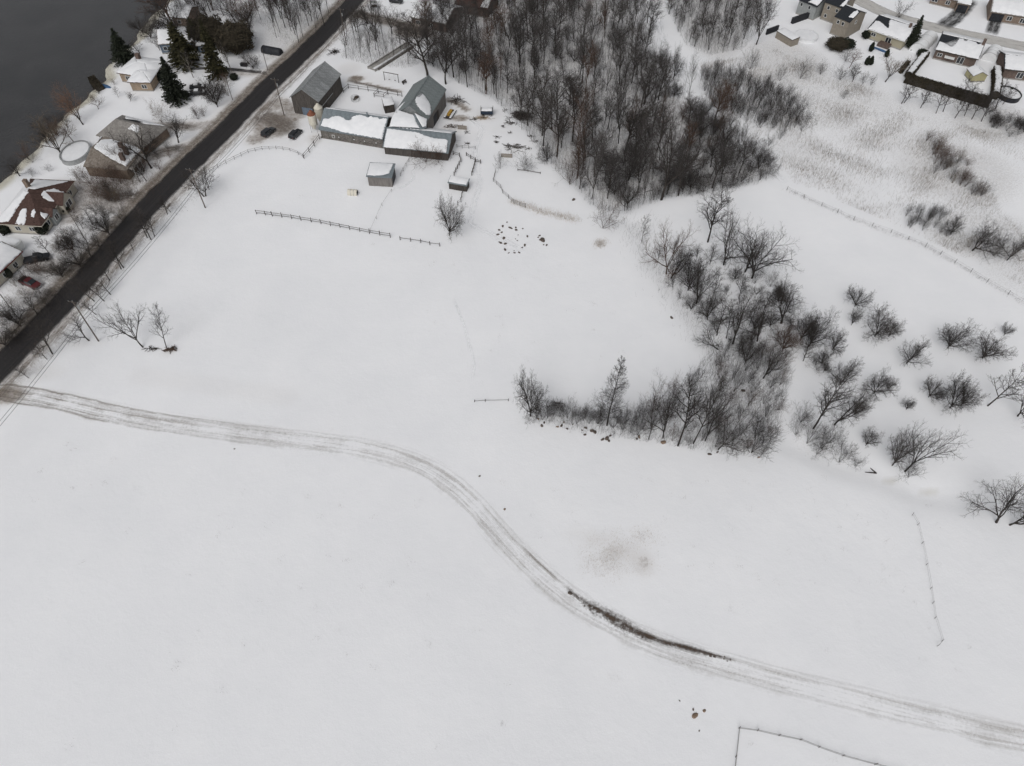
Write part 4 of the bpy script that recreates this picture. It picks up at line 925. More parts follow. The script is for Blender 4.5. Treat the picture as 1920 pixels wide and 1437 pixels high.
# --- conifers
def leaf_cloud(g, pts, size, dirs=None):
    """small rough leaf sprays (two triangles each) at pts"""
    n = len(pts); a = g.normal(0, 1, (n, 3)); a /= np.linalg.norm(a, axis=1)[:, None]; b = np.cross(a, g.normal(0, 1, (n, 3))); b /= np.linalg.norm(b, axis=1)[:, None]
    s = size * g.uniform(.6, 1.3, (n, 1)); V = np.stack([pts - a * s, pts + b * s * .55, pts + a * s, pts - b * s * .55], 1).reshape(-1, 3)
    F = np.arange(n * 4).reshape(-1, 4); return V, F
def conifer_variant(key, H, W_, seed, m, shape, n=5200, size=.22):
    g = np.random.RandomState(seed); V, F = [], []
    if shape == 'spruce':
        P = []
        for z in np.linspace(.06, .99, 46) * H:
            rad = W_ / 2 * (1 - z / H) ** .85 * g.uniform(.85, 1.1) + .08
            for k in range(9 if z < H * .8 else 5):
                az = g.uniform(0, 6.28); rr_ = rad * g.uniform(.75, 1.12); m_ = max(4, int(rr_ * 13)); t = np.linspace(.08, 1, m_)
                dz = -.32 * rr_ * t ** 1.5 + .14 * rr_ * t ** 3
                q = np.stack([np.cos(az) * rr_ * t, np.sin(az) * rr_ * t, z + dz], 1); q += g.normal(0, .07, q.shape); P.append(q)
        P = np.concatenate(P)
    else:
        u = g.normal(0, 1, (n, 3)); u /= np.linalg.norm(u, axis=1)[:, None]
        rr_ = g.uniform(.72, 1.02, (n, 1)) * (1 + .12 * np.sin(u[:, :1] * 7 + 1) * np.sin(u[:, 2:] * 6) + .10 * np.sin(u[:, 1:2] * 9 + 2))
        P = u * rr_ * np.array([W_ / 2, W_ / 2, H / 2]) + np.array([0, 0, H / 2])
        if shape == 'column': P[:, :2] *= (np.clip(1.25 - P[:, 2:] / H, .12, 1)) ** .9
    V, F = leaf_cloud(g, P, size)
    crown = np_mesh('crown', V, F, m)
    if shape != 'spruce':   # dense inside
        bm = bmesh.new(); bmesh.ops.create_icosphere(bm, subdivisions=3, radius=1)
        for v in bm.verts:
            c = v.co.copy(); f = .80 * (1 + .1 * math.sin(c.x * 7 + 1) * math.sin(c.z * 6)); v.co = Vector((c.x * W_ / 2 * f, c.y * W_ / 2 * f, H / 2 + c.z * H / 2 * f))
            if shape == 'column': k = max(.12, 1.25 - v.co.z / H) ** .9; v.co.x *= k; v.co.y *= k
        me = bpy.data.meshes.new('core'); bm.to_mesh(me); bm.free(); me.materials.append(MATS[m])
    else: me = None
    tr = MB().tube([(0, 0, -.3), (0, 0, H * .5), (0, 0, H * .98)], [.16 * H / 9, .10 * H / 9, .01], 6).mesh('trunk', 'bark')
    VAR[key] = (tr, crown, me, H, W_)
conifer_variant('spruce', 12, 5.6, 3, 'needle', 'spruce'); conifer_variant('spruce_olive', 14, 4.6, 5, 'needle_olive', 'spruce')
conifer_variant('cedar_round', 7, 7.5, 6, 'cedar', 'round'); conifer_variant('cedar_column', 3.2, 1.7, 7, 'needle', 'column', 1600, .16); conifer_variant('cedar_bush', 2.2, 2.4, 8, 'needle', 'round', 1500, .16)
def conifer(key, px, py, hpx, wpx, label, group=None, lean=None, name='conifer', cat='conifer'):
    p = gp(px, py); tr, cr, core, H, W_ = VAR[key]; o = empty(name, p, 0, label, cat, group)
    hm = hpx / px_per_m_up(p); o.scale = (wpx / px_per_m(p) / W_,) * 2 + (hm / H,)
    rzv = trg.uniform(0, 6.28)
    if lean: o.rotation_euler = (Matrix.Rotation(R(lean[0]), 3, Vector((-math.sin(R(lean[1])), math.cos(R(lean[1])), 0))) @ Matrix.Rotation(rzv, 3, 'Z')).to_euler()
    else: o.rotation_euler = (0, 0, rzv)
    for nm, me in (('trunk', tr), ('crown', cr)): c = new_obj(nm, me, o)
    if core: new_obj('inner_foliage', core, c)
    return o
conifer('spruce', 236, 116, 66, 42, 'dark spruce at the river bank above the tan bungalow', name='spruce_tree')
conifer('spruce', 334, 191, 86, 48, 'dark spruce at the end of the parked cars', name='spruce_tree')
conifer('spruce_olive', 349, 124, 84, 56, 'broad olive spruce in front of the blue grey house', name='spruce_tree')
conifer('spruce_olive', 410, 146, 108, 40, 'tall slender olive spruce beside the bare dark lane', name='spruce_tree')
conifer('spruce_olive', 372, 92, 60, 36, 'olive spruce behind the round cedars', name='spruce_tree')
conifer('cedar_round', 396, 84, 52, 60, 'rounded dark cedar next to the tall slender spruce', name='cedar_tree')
conifer('cedar_round', 446, 96, 52, 62, 'widest rounded dark cedar beside the covered trailer', name='cedar_tree')
conifer('cedar_bush', 296, 150, 18, 26, 'low dark evergreen bush against the tan brick wing', name='evergreen_bush', cat='shrub')
conifer('cedar_bush', 440, 150, 12, 13, 'small evergreen bush below the birch by the lane', name='evergreen_bush', cat='shrub')
conifer('cedar_bush', 13, 437, 20, 20, 'round evergreen bush at the brown roofed house wall', name='evergreen_bush', cat='shrub')
conifer('cedar_bush', 84, 437, 24, 20, 'dark evergreen bush at the corner of the brown roofed house', name='evergreen_bush', cat='shrub')
conifer('cedar_bush', 126, 398, 16, 13, 'evergreen bush below the grey bay window', name='evergreen_bush', cat='shrub')
conifer('cedar_column', 106, 416, 18, 9, 'narrow cedar between the bay windows', name='cedar_shrub', cat='shrub')
for x, y in ((20, 520), (30, 505)): conifer('cedar_column', x, y, 24, 13, 'narrow dark cedar against the cream house wall', 'cedars at the cream house', name='cedar_shrub', cat='shrub')
conifer('spruce', 1706, 87, 62, 26, 'ragged spruce between the beige and the brick bungalow', name='spruce_tree')
for x, y, h_, w_, lb in ((1632, 97, 20, 8, 'thin cone cedar beside the blue play slide'), (1661, 107, 16, 8, 'thin cone cedar at the far end of the blue slide'), (1624, 122, 18, 9, 'left of two joined cone cedars in the beige bungalow garden'), (1631, 122, 18, 9, 'right of two joined cone cedars in the beige bungalow garden'), (1894, 173, 10, 6, 'tiny cone cedar beside the dark rimmed pool')):
    conifer('cedar_column', x, y, h_, w_, lb, name='cedar_shrub', cat='shrub')
conifer('cedar_round', 1567, 92, 20, 34, 'wide trimmed cedar clump behind the two storey house', name='cedar_shrub', cat='shrub')
conifer('cedar_bush', 1585, 88, 14, 26, 'low cedar clump running along the garden edge', name='cedar_shrub', cat='shrub')
conifer('cedar_bush', 1727, 107, 15, 16, 'snow dusted cedar bush at the brick bungalow corner', name='cedar_shrub', cat='shrub')
conifer('cedar_bush', 1622, 72, 15, 13, 'dark cedar at the beige bungalow corner', name='cedar_shrub', cat='shrub')
# --- hedges
def hedge(pts, wd, h, label, snow=True):
    P = resample(np.array([tuple(at(*p))[:2] for p in pts]), 2 if len(pts) == 2 else len(pts)); g = np.random.RandomState(int(h * 100) + len(pts))
    c0 = P.mean(0); o = empty('cedar_hedge', (c0[0], c0[1], hz(*c0)), 0, label, 'hedge'); D = np.hypot(*np.diff(P, axis=0).T); L = D.sum(); n = int(L * 260 * (h + wd) / 4)
    Q = resample(P, 200); k = g.randint(0, 199, n); t = g.uniform(0, 1, n); ctr = Q[k] * (1 - t[:, None]) + Q[k + 1] * t[:, None]; d = (Q[k + 1] - Q[k]); d /= np.hypot(d[:, 0], d[:, 1])[:, None]; nr = np.stack([-d[:, 1], d[:, 0]], 1)
    side = g.randint(0, 3, n); off = np.where(side == 0, -wd / 2, np.where(side == 1, wd / 2, g.uniform(-wd / 2, wd / 2, n))) + g.normal(0, .1, n); z = np.where(side == 2, h, g.uniform(0, h, n)) + g.normal(0, .1, n)
    X = np.c_[ctr + nr * off[:, None] - c0, z]; V, F = leaf_cloud(g, X, .2); cr = new_obj('foliage', np_mesh('foliage', V, F, 'cedar'), o)
    m2 = max(2, int(L / 2)); S = resample(P, m2); mb = MB(); vs, fs = [], []
    for i in range(m2):
        dd = S[min(i + 1, m2 - 1)] - S[max(i - 1, 0)]; dd /= np.hypot(*dd); nn = np.array([-dd[1], dd[0]]) * (wd / 2 - .12)
        a, b = S[i] - nn - c0, S[i] + nn - c0; vs += [(*a, -.2), (*b, -.2), (*b, h - .12), (*a, h - .12)]
        if i: q = 4 * i; fs += [(q - 4 + j, q - 4 + (j + 1) % 4, q + (j + 1) % 4, q + j) for j in range(4)]
    fs += [(0, 1, 2, 3), (4 * m2 - 4, 4 * m2 - 3, 4 * m2 - 2, 4 * m2 - 1)]
    new_obj('inner_foliage', mb.add(vs, fs).mesh('inner_foliage', 'cedar'), cr)
    if snow:
        vs, fs = [], []; m3 = max(3, int(L / .7)); S = resample(P, m3)
        for i in range(m3):
            dd = S[min(i + 1, m3 - 1)] - S[max(i - 1, 0)]; dd /= np.hypot(*dd); w2 = wd / 2 * g.uniform(.75, 1.0); nn = np.array([-dd[1], dd[0]]) * w2; zz = h + g.uniform(.28, .42)
            a, b = S[i] - nn - c0, S[i] + nn - c0; vs += [(*a, h + .05), (*(a * .7 + b * .3), zz), (*(a * .3 + b * .7), zz), (*b, h + .05)]
            if i: q = 4 * i; fs += [(q - 4 + j, q - 3 + j, q + 1 + j, q + j) for j in range(3)]
        MB().add(vs, fs).build('snow_cap', 'snow', o, True)
    return o
hedge([p7(120, 825), p7(500, 940), p7(930, 1070), p7(1380, 1195)], 1.7, 2.5, 'long dark clipped cedar hedge behind the brick bungalow garden', False)
hedge([p7(170, 770), p7(300, 600), p7(430, 440)], 1.9, 1.7, 'snow capped side hedge of the brick bungalow garden')
hedge([p7(1455, 1080), p7(1490, 880), p7(1475, 690)], 2.0, 2.0, 'tall snow capped hedge beside the yellow shed')
hedge([p7(60, 700), p7(170, 560)], .9, 1.2, 'short bare brown hedge at the garden corner', False)
hedge([(190, 169), (172, 148)], 1.8, 1.9, 'short black green clipped hedge at the water edge', False)

# --- named bare trees -----------------------------------------------------------
T = plant
ORCH = ('round bare orchard tree standing in open snow', 'orchard trees in the open snow')
for x, y, h_, w_ in ((1603,575,44,44),(1640,631,56,66),(1666,632,40,38),(1700,681,52,52),(1777,653,54,64),(1842,672,52,62),(1741,745,44,42),(1781,766,64,54),(1803,759,52,46),(1638,738,48,54),(1602,778,36,38),(1574,722,52,50),(1560,656,42,44)):
    T('round', x, y, h_ * trg.uniform(.9, 1.06), w_, (trg.uniform(0, 5), trg.uniform(0, 360)), *ORCH, name='orchard_tree')
for x, y, h_, w_ in ((1596,610,36,24),(1882,629,28,20),(1755,750,26,20),(1699,768,22,24),(1663,731,27,26),(1541,683,32,40),(1544,697,24,24),(1623,836,38,36)):
    T('round', x, y, h_, w_, None, 'small bare young orchard tree in the snow', 'young orchard trees', name='orchard_tree')
T('sapling', 1852, 761, 96, 60, (10, 0), 'slender leaning bare tree among the orchard trees')
T('vase', 1908, 781, 80, 84, None, 'bare forked tree with thick dark base at the orchard end')
T('vase', 1868, 980, 108, 118, None, 'wide spreading bare tree alone at the foot of the orchard', var=1, tint='wood')
T('vase', 1893, 985, 70, 90, (8, 0), 'low bare tree leaning beside the wide spreading tree')
T('round', 1673, 873, 76, 54, None, 'dense bare tree at the stream bend')
T('fork', 1697, 884, 92, 84, (30, 25), 'bare tree leaning far over across the snow by the stream')
T('shrub', 1703, 896, 44, 70, None, 'tangled bare shrub under the far leaning tree')
T('vase', 1464, 606, 70, 110, (14, 20), 'dark bare tree split into two low sweeping limbs')
T('round', 1518, 649, 74, 56, None, 'dense dark bare tree beside the split tree')
T('round', 1500, 640, 70, 50, None, 'dense dark bare tree behind the split tree')
T('tall', 1525, 804, 105, 60, (5, 0), 'bare tree rising above the hedgerow thicket'); T('vase', 1565, 797, 96, 76, (4, 20), 'forked bare tree in the hedgerow near the orchard')
for x, y, h_, w_ in ((1492,816,56,50),(1512,832,48,56),(1541,842,48,56),(1572,868,46,56),(1603,873,22,34),(1500,792,40,40),(1556,830,40,50),(1530,852,30,50)):
    T('shrub', x, y, h_, w_, None, 'dense grey bare shrub at the end of the hedgerow', 'shrubs ending the hedgerow')
# hedgerow along the pasture corner
T('round', 995, 781, 78, 68, None, 'round crowned small tree at the tip of the hedgerow', var=1)
for x, y, h_, w_ in ((1120,795,34,44),(1150,803,40,44),(1166,806,36,44),(1182,812,46,50),(1196,816,40,44),(1172,796,40,44),(1205,806,50,50)): T('shrub', x, y, h_, w_, None, 'bare shrub filling the hedgerow beside the feathery tree', 'shrubs beside the feathery tree')
T('cone', 1138, 798, 118, 66, None, 'upright feathery bare tree with a single stem in the hedgerow')
T('twin', 1216, 824, 116, 66, None, 'twin stemmed bare tree in the hedgerow'); T('vase', 1243, 822, 106, 76, None, 'bare tree with open crown in the hedgerow')
T('tall', 1271, 836, 130, 70, None, 'tall dark bare tree rising from the thicket'); T('tall', 1300, 832, 110, 60, (10, 40), 'bare tree leaning to the right in the thicket')
T('vase', 1322, 827, 92, 84, (10, 40), 'bare tree leaning hard over the thicket'); T('vase', 1347, 843, 76, 90, (18, 20), 'bare tree bent low over the boulders'); T('shrub', 1408, 850, 60, 90, (8, 0), 'wide bare shrub at the thicket edge')
T('vase', 1431, 710, 76, 80, None, 'bare tree with two arms by the ditch'); T('round', 1396, 683, 60, 50, None, 'small bare tree beside the ditch')
T('fork', 1346, 656, 46, 76, (45, 165), 'half fallen bare tree at the pasture edge')
hg = random.Random(5)
for i in range(15):
    x = 1006 + i * 8.5 + hg.uniform(-4, 4); T('shrub', x, 781 + (x - 1006) * .12 + hg.uniform(-6, 6), hg.uniform(24, 40), hg.uniform(30, 46), None, 'low bare shrub in the thin part of the hedgerow', 'low shrubs of the hedgerow')
THK = flat([(1150,800),(1230,829),(1330,851),(1430,858),(1458,800),(1482,700),(1440,652),(1330,658),(1302,700),(1230,762)])
def scatter(poly, dmin, nmax, seed):
    g = np.random.RandomState(seed); P = np.array(poly); lo, hi = P.min(0), P.max(0); out = []
    for _ in range(nmax * 30):
        q = g.uniform(lo, hi)
        if q[1] > 262 or not inside(np.array([q[0]]), np.array([q[1]]), poly)[0]: continue
        if out and np.min(np.hypot(*(np.array(out) - q).T)) < dmin: continue
        out.append(q)
        if len(out) >= nmax: break
    return out
def V3(q): return Vector((q[0], q[1], hz(q[0], q[1])))
for q in scatter(THK, 2.3, 50, 61):
    f_ = hg.choice(['shrub', 'thicket', 'thicket']); hh_ = hg.uniform(2.6, 7.4); k_ = ('tall' if hh_ > 5.2 else 'low') + (' fan shaped' if f_ == 'thicket' else ' bushy'); T(f_, V3(q), None, -hh_, -hg.uniform(3.2, 5.4), (hg.uniform(0, 12), hg.uniform(-20, 60)), k_ + ' grey bare shrub in the hedgerow thicket', k_ + ' thicket shrubs of the hedgerow', tint='rust' if hg.random() < .15 else 'wood')
BELT = flat([(1225,470),(1320,470),(1400,520),(1470,560),(1535,640),(1540,700),(1480,690),(1430,660),(1370,660),(1300,590),(1240,520)])
for q in scatter(BELT, 3.0, 44, 63):
    f_ = hg.choice(['shrub', 'round', 'vase', 'sapling']); k_ = {'shrub': 'bushy', 'round': 'small fan crowned', 'vase': 'spreading', 'sapling': 'thin'}[f_]; T(f_, V3(q), None, -hg.uniform(3.2, 6.5), -hg.uniform(3, 6), (hg.uniform(0, 8), hg.uniform(0, 360)), k_ + ' bare growth filling the tree belt along the ditch', k_ + ' growth of the tree belt', tint=hg.choice(['wood', None]))
# trees along the ditch above the pasture
for a in [('vase',1249,514,100,104,None,'bare tree spreading over the pasture bank with reddish crown','rust'), ('vase',1258,522,66,76,(14,20),'bare tree leaning away beside the reddish crowned tree',None), ('tall',1327,454,96,66,None,'straight bare tree between wood and pasture',None),
          ('vase',1357,497,112,110,None,'big dark forked tree with a nest-like tangle',None), ('vase',1397,510,92,100,(6,180),'wide bare tree in the middle of the ditch group',None), ('vase',1410,522,104,130,(9,20),'widest bare tree, its limbs sweeping over the field',None),
          ('shrub',1444,538,40,36,None,'small dark bare shrub under the widest tree',None), ('vase',1306,569,86,76,None,'bare tree with slanting reddish trunk above the pasture',None), ('round',1326,600,58,56,None,'small bare fan shaped tree by the pasture',None),
          ('fork',1374,645,108,80,(5,0),'thick trunked bare tree above the half fallen one',None), ('round',1456,567,44,40,None,'small bare tree above the split tree',None), ('sapling',1203,454,50,26,None,'ivy clad dead stem at the wood edge',None),
          ('vase',1420,640,86,90,None,'bare tree beside the split tree trunk',None), ('round',1290,545,56,56,None,'bare shrub like tree on the pasture bank',None), ('round',1466,660,60,60,None,'rusty brown bare tree by the ditch','rust')]:
    T(*a[:6], label=a[6], tint=a[7])
for x, y, h_ in ((1344,629,74),(1362,635,66),(1385,560,60),(1290,520,46),(1430,590,50),(1335,560,50),(1405,610,60)): T('sapling', x, y, h_, h_ * .6, None, 'thin bare sapling in the ditch', 'thin saplings in the ditch')
# lone trees in the fields
T('fork', 268, 651, 92, 88, (18, 160), 'bare tree leaning over beside the root stump in the field', var=2); T('sapling', 312, 652, 84, 40, (6, 40), 'crooked slender bare tree beside the root stump')
T('round', 843, 442, 76, 56, (6, 0), 'bare tree at the fence end in the pasture'); T('shrub', 800, 303, 42, 84, None, 'reddish bare bush spreading along the low shed wall', tint='rust'); T('shrub', 822, 305, 28, 56, None, 'low reddish bush at the low shed corner', tint='rust')
T('shrub', 938, 316, 36, 32, None, 'bare bush beside the junk pile post'); T('shrub', 982, 320, 32, 50, None, 'thin bare bush in front of the plank gate')
T('shrub', 1130, 428, 58, 66, (12, 0), 'rust brown bush with dead leaves at the wood corner', tint='rust'); T('shrub', 1068, 346, 70, 60, None, 'rusty bush below the tall edge trees', tint='rust')
# wood edge trees
for a in [('fork',1240,375,160,130,(4,20),'huge dark trunked tree at the corner of the wood',None), ('vase',1178,339,90,84,None,'forked bare tree just inside the wood edge',None), ('twin',1097,297,126,80,None,'dark twin tree at the wood edge',None), ('tall',1073,266,130,60,None,'straight dark tree behind the rusty bush',None),
          ('tall',1044,294,118,66,None,'bare edge tree behind the junk heap',None), ('vase',1126,290,60,90,(22,30),'low bare tree leaning right inside the wood',None), ('tall',1171,288,110,70,(14,20),'slanting bare tree deep in the wood',None), ('vase',1208,196,96,116,None,'broad forked tree in the heart of the wood',None),
          ('twin',1084,330,160,80,None,'rusty stemmed twin tree at the wood edge','rust'), ('tall',1017,255,110,60,None,'bare edge tree behind the dark pile',None), ('fork',836,158,130,104,None,'dark broad tree behind the green roofed barn',None), ('tall',803,150,130,80,(6,160),'leaning bare tree beyond the swing frame',None)]:
    T(*a[:6], label=a[6], tint=a[7])
# the wood
wg = random.Random(3)
TRAIL = flat([(1232,-5),(1238,60),(1262,120),(1290,180),(1330,230),(1390,290),(1450,325)]); FARM_EDGE = flat([(800,120),(850,152),(930,192),(985,250),(1020,300),(1062,340),(1110,392)]); PAST_EDGE = flat([(1165,405),(1250,374),(1330,366),(1420,346)])
for q in scatter(WOOD, 2.5, 298, 4):
    f_ = wg.choice(['tall', 'tall', 'twin', 'fork', 'tall', 'vase', 'round']); h_ = {'round': wg.uniform(5, 8), 'vase': wg.uniform(7, 11)}.get(f_, wg.uniform(9, 16)); ru = wg.random() < .1
    qq = (np.array([q[0]]), np.array([q[1]])); dd = [seg_dist(*qq, l)[0] for l in (TRAIL, FARM_EDGE, PAST_EDGE)]; k_ = int(np.argmin(dd))
    wh = ['beside the snowy trail', 'along the farm edge', 'above the pasture corner'][k_] if dd[k_] < 11 else 'deep inside'
    kd = {'tall': 'straight', 'twin': 'multi stemmed', 'fork': 'forked', 'vase': 'wide crowned', 'round': 'small round'}[f_] + (' rusty' if ru else '')
    T(f_, V3(q), None, -h_, -wg.uniform(4.6, 8.2), (wg.uniform(0, 8), wg.uniform(0, 360)), '%s bare tree %s the dense wood' % (kd, wh) if dd[k_] >= 11 else '%s bare tree of the dense wood %s' % (kd, wh), '%s trees of the dense wood %s' % (kd, wh), name='woodland_tree', tint='rust' if ru else 'wood')
for q in scatter(WOOD2, 3.0, 70, 9):
    f_ = wg.choice(['tall', 'twin', 'thicket', 'tall']); T(f_, V3(q), None, -wg.uniform(5, 11), -wg.uniform(3, 5.5), None, 'bare tree in the wood beyond the snowy trail', 'trees beyond the snowy trail')
for q in scatter(THICK, 1.9, 95, 12):
    f_ = wg.choice(['thicket', 'shrub', 'thicket']); hh_ = wg.uniform(3, 6.5); k_ = ('tall' if hh_ > 4.8 else 'low') + (' upright' if f_ == 'thicket' else ' spreading'); T(f_, V3(q), None, -hh_, -wg.uniform(3, 5), (wg.uniform(0, 6), wg.uniform(0, 360)), k_ + ' grey bare shrub in the meadow thicket', k_ + ' shrubs of the meadow thicket')
for px, py, h_, w_ in ((1502,246,62,44),(1492,225,60,40),(1440,275,26,24),(1462,262,30,22),(1425,240,40,34),(1582,186,24,22),(1575,150,30,40),(1500,148,46,36),(1462,152,40,26),(1538,140,30,30),(1600,150,30,28),(1618,158,28,22),(1632,160,26,16),(1405,130,46,34),(1585,115,34,36),(1350,250,40,36),(1380,262,30,30),(1410,290,30,40),(1440,310,30,34)):
    T(wg.choice(['shrub', 'thicket']), px, py, h_, w_, None, 'bare bush scattered over the weedy meadow', 'bushes of the weedy meadow')
T('fork', 1418, 84, 90, 66, None, 'forked bare tree at the end of the pool yard'); T('sapling', 1592, 128, 42, 36, None, 'thin reddish tree behind the cedar clump', tint='rust')
T('fork', 1660, 154, 60, 66, (12, 20), 'tan twiggy tree at the garden corner by the long hedge', tint='tan'); T('fork', 1683, 40, 46, 40, None, 'bare tree beside the street'); T('sapling', 1598, 154, 40, 34, None, 'small bare tree in front of the beige bungalow garden')
for px, py, h_ in ((1690,195,50),(1695,193,46),(1726,203,48),(1731,196,40),(1755,213,56),(1768,210,52),(1790,222,60),(1808,218,44),(1822,224,60),(1840,228,66),(1848,218,50),(1866,205,60),(1800,196,56),(1880,196,44),(1815,200,52)):
    T('sapling', px, py, h_, 32, (wg.uniform(0, 4), wg.uniform(-30, 40)), 'slim bare birch in front of the long hedge', 'birches along the hedge')
for i in range(26):
    px = wg.uniform(1735, 1845); py = 285 + (px - 1735) * .62 + wg.uniform(-24, 32); T('thicket', px, py, wg.uniform(18, 46), wg.uniform(22, 34), (wg.uniform(2, 9), 20), 'reddish upright shrub in the meadow willow clump', 'willow shrubs of the meadow', tint=wg.choice(['rust', 'rust', 'tan', 'wood']))
for i in range(20):
    px = wg.uniform(1690, 1775); py = 408 + (px - 1690) * .22 + wg.uniform(-16, 18); T('thicket', px, py, wg.uniform(16, 34), wg.uniform(18, 26), (5, 20), 'grey upright shrub on the lower meadow', 'grey shrubs of the lower meadow', tint='wood')
for i in range(24):
    px = wg.uniform(1850, 1925); py = 225 + (px - 1850) * .35 + wg.uniform(-12, 18); T('thicket', px, py, wg.uniform(18, 32), wg.uniform(18, 28), (5, 20), 'weedy grey shrub below the round dark pool', 'shrubs below the dark pool')
T('vase', 1823, 470, 74, 90, (6, 30), 'bare tree with a tan bush at its foot on the meadow edge'); T('shrub', 1816, 464, 34, 42, None, 'tan bush at the foot of the meadow tree', tint='tan'); T('vase', 1888, 488, 58, 74, (5, 30), 'bare tree beside the meadow wire fence'); T('round', 1782, 440, 40, 36, None, 'small tree beside the meadow edge tree')
for px, py in ((1850,470),(1862,480),(1840,455),(1905,470),(1875,465)): T('shrub', px, py, 36, 40, None, 'grey bush along the meadow edge', 'bushes along the meadow edge')
# river side
for a in [('vase',156,234,92,70,(12,190),'willow with orange brown crown over the river','orange'), ('vase',116,290,86,76,(12,180),'grey bare willow at the round pool','tan'), ('sapling',138,266,48,34,(8,180),'small bare tree between the two willows','rust'), ('fork',37,330,50,50,None,'bare tree at the bank by the brown roofed house',None),
          ('round',408,201,58,46,None,'bare tree near the road below the parked cars',None), ('fork',335,268,60,56,(8,150),'bare tree beside the slushy driveway',None), ('shrub',303,229,50,44,None,'tan twiggy bush above the slushy driveway','tan'), ('fork',284,316,100,100,None,'big bare tree with fanning limbs in front of the snowy gable house',None),
          ('sapling',222,183,22,16,None,'tiny tree at the tan brick wing',None), ('shrub',62,305,26,26,None,'grey bush on the bank by the pool',None), ('tall',350,96,110,60,(12,150),'tall bare tree over the blue grey house',None), ('twin',372,110,96,50,None,'bare tree in the conifer group',None),
          ('sapling',363,146,60,30,None,'thin white stemmed birch by the bare lane','pale'), ('twin',437,143,70,36,None,'white stemmed birch pair above the bare lane','pale'), ('round',475,130,34,36,None,'small bare tree beside the lane',None), ('round',399,185,44,40,None,'thin tree beside the parked cars',None), ('tall',330,58,110,70,(14,170),'leaning bare tree at the river bank','rust'),
          ('round',283,72,34,40,None,'small bare tree on the river bank',None), ('fork',240,316,60,60,None,'reddish bush like tree below the snowy gable house','rust'), ('shrub',195,352,50,70,None,'red brown shrub mass beside the muddy driveway','rust'), ('shrub',228,345,46,60,None,'red brown shrubs nearest the road bend','rust'), ('shrub',170,345,40,50,None,'brown shrubs by the bay windows','rust'), ('sapling',275,340,50,40,None,'thin tree beside the slender light pole',None)]:
    T(*a[:6], label=a[6], tint=a[7])
for px, py, h_, w_ in ((140,470,46,50),(170,480,50,56),(190,470,46,50),(205,440,50,50),(232,415,44,44),(118,520,40,46),(152,500,40,50),(70,590,50,60),(40,612,50,60),(18,600,44,50),(92,575,40,46),(12,650,46,40),(30,640,36,40)):
    T(wg.choice(['shrub', 'round', 'fork']), px, py, h_, w_, (6, 150), 'grey twiggy tree on the house side verge', 'verge trees on the house side')
# row along the pasture side of the road
for px, py, h_ in ((283,450,62),(276,446,50),(290,444,44),(314,402,40),(320,398,30),(383,369,60),(392,356,40),(232,502,58),(227,505,52),(206,527,48),(208,553,46),(177,565,54),(180,590,44),(196,565,50),(98,664,78),(88,674,40),(54,709,34),(250,470,34)):
    T('sapling', px, py, h_, h_ * .8, (wg.uniform(4, 12), wg.uniform(140, 190)), 'bare roadside sapling under the power lines', 'saplings under the power lines')
T('fork', 386, 368, 58, 66, (10, 30), 'bushy bare tree beside the middle power pole'); T('fork', 167, 639, 50, 66, (26, 160), 'pollarded bare tree beside the near power pole')
# groves at the top
NW = flat([(470,-30),(478,30),(500,60),(545,100),(572,95),(615,40),(645,-10),(640,-30)]); NW2 = flat([(300,-20),(330,20),(400,30),(470,20),(470,-20)]); NE = flat([(640,110),(655,60),(700,55),(770,90),(795,120),(760,130),(700,125)])
for q in scatter(NW, 3.0, 34, 31): T(wg.choice(['tall', 'tall', 'twin']), V3(q), None, -wg.uniform(11, 17), -wg.uniform(4, 6), (wg.uniform(0, 6), wg.uniform(0, 360)), 'bare tree in the roadside grove', 'trees of the roadside grove')
for q in scatter(NW2, 5.0, 12, 33): T(wg.choice(['fork', 'twin', 'tall']), V3(q), None, -wg.uniform(9, 14), -wg.uniform(5, 7), None, 'bare tree in the river side gardens', 'garden trees by the river')
for q in scatter(NE, 4.2, 22, 35): T(wg.choice(['tall', 'twin', 'sapling']), V3(q), None, -wg.uniform(7, 14), -wg.uniform(3, 5), None, 'bare tree along the creek by the footbridge', 'trees along the creek')
T('fork', 475, 68, 70, 80, (14, 160), 'spreading bare tree beyond the rounded cedars'); T('twin', 585, 40, 60, 44, None, 'twin bare tree beside the road at the grove')
for px, py, h_ in ((705,62,70),(735,64,60),(690,45,46),(668,60,50)): T('fork', px, py, h_, 56, None, 'bare garden tree by the muddy driveway', 'trees by the muddy driveway')

# dense brush at the lower corner of the wood and through its floor
CORNER = flat([(1240,372),(1330,362),(1420,344),(1462,330),(1440,302),(1370,250),(1310,215),(1280,270),(1220,330)])
for q in scatter(CORNER, 1.9, 75, 51):
    f_ = wg.choice(['shrub', 'thicket', 'vase', 'shrub']); kd = {'shrub': 'bushy', 'thicket': 'upright', 'vase': 'low crowned'}[f_]
    T(f_, V3(q), None, -wg.uniform(3.2, 6.0), -wg.uniform(3.5, 6.5), (wg.uniform(0, 8), wg.uniform(0, 360)), kd + ' dark bare shrub in the tangled lower corner of the wood', kd + ' shrubs of the wood corner', name='woodland_shrub', cat='shrub')
for q in scatter(WOOD, 3.8, 80, 53):
    f_ = wg.choice(['shrub', 'thicket']); kd = 'bushy' if f_ == 'shrub' else 'upright'
    T(f_, V3(q), None, -wg.uniform(2.2, 4.6), -wg.uniform(3, 5), None, kd + ' bare understorey shrub between the trunks of the wood', kd + ' understorey shrubs of the wood', name='woodland_shrub', cat='shrub')
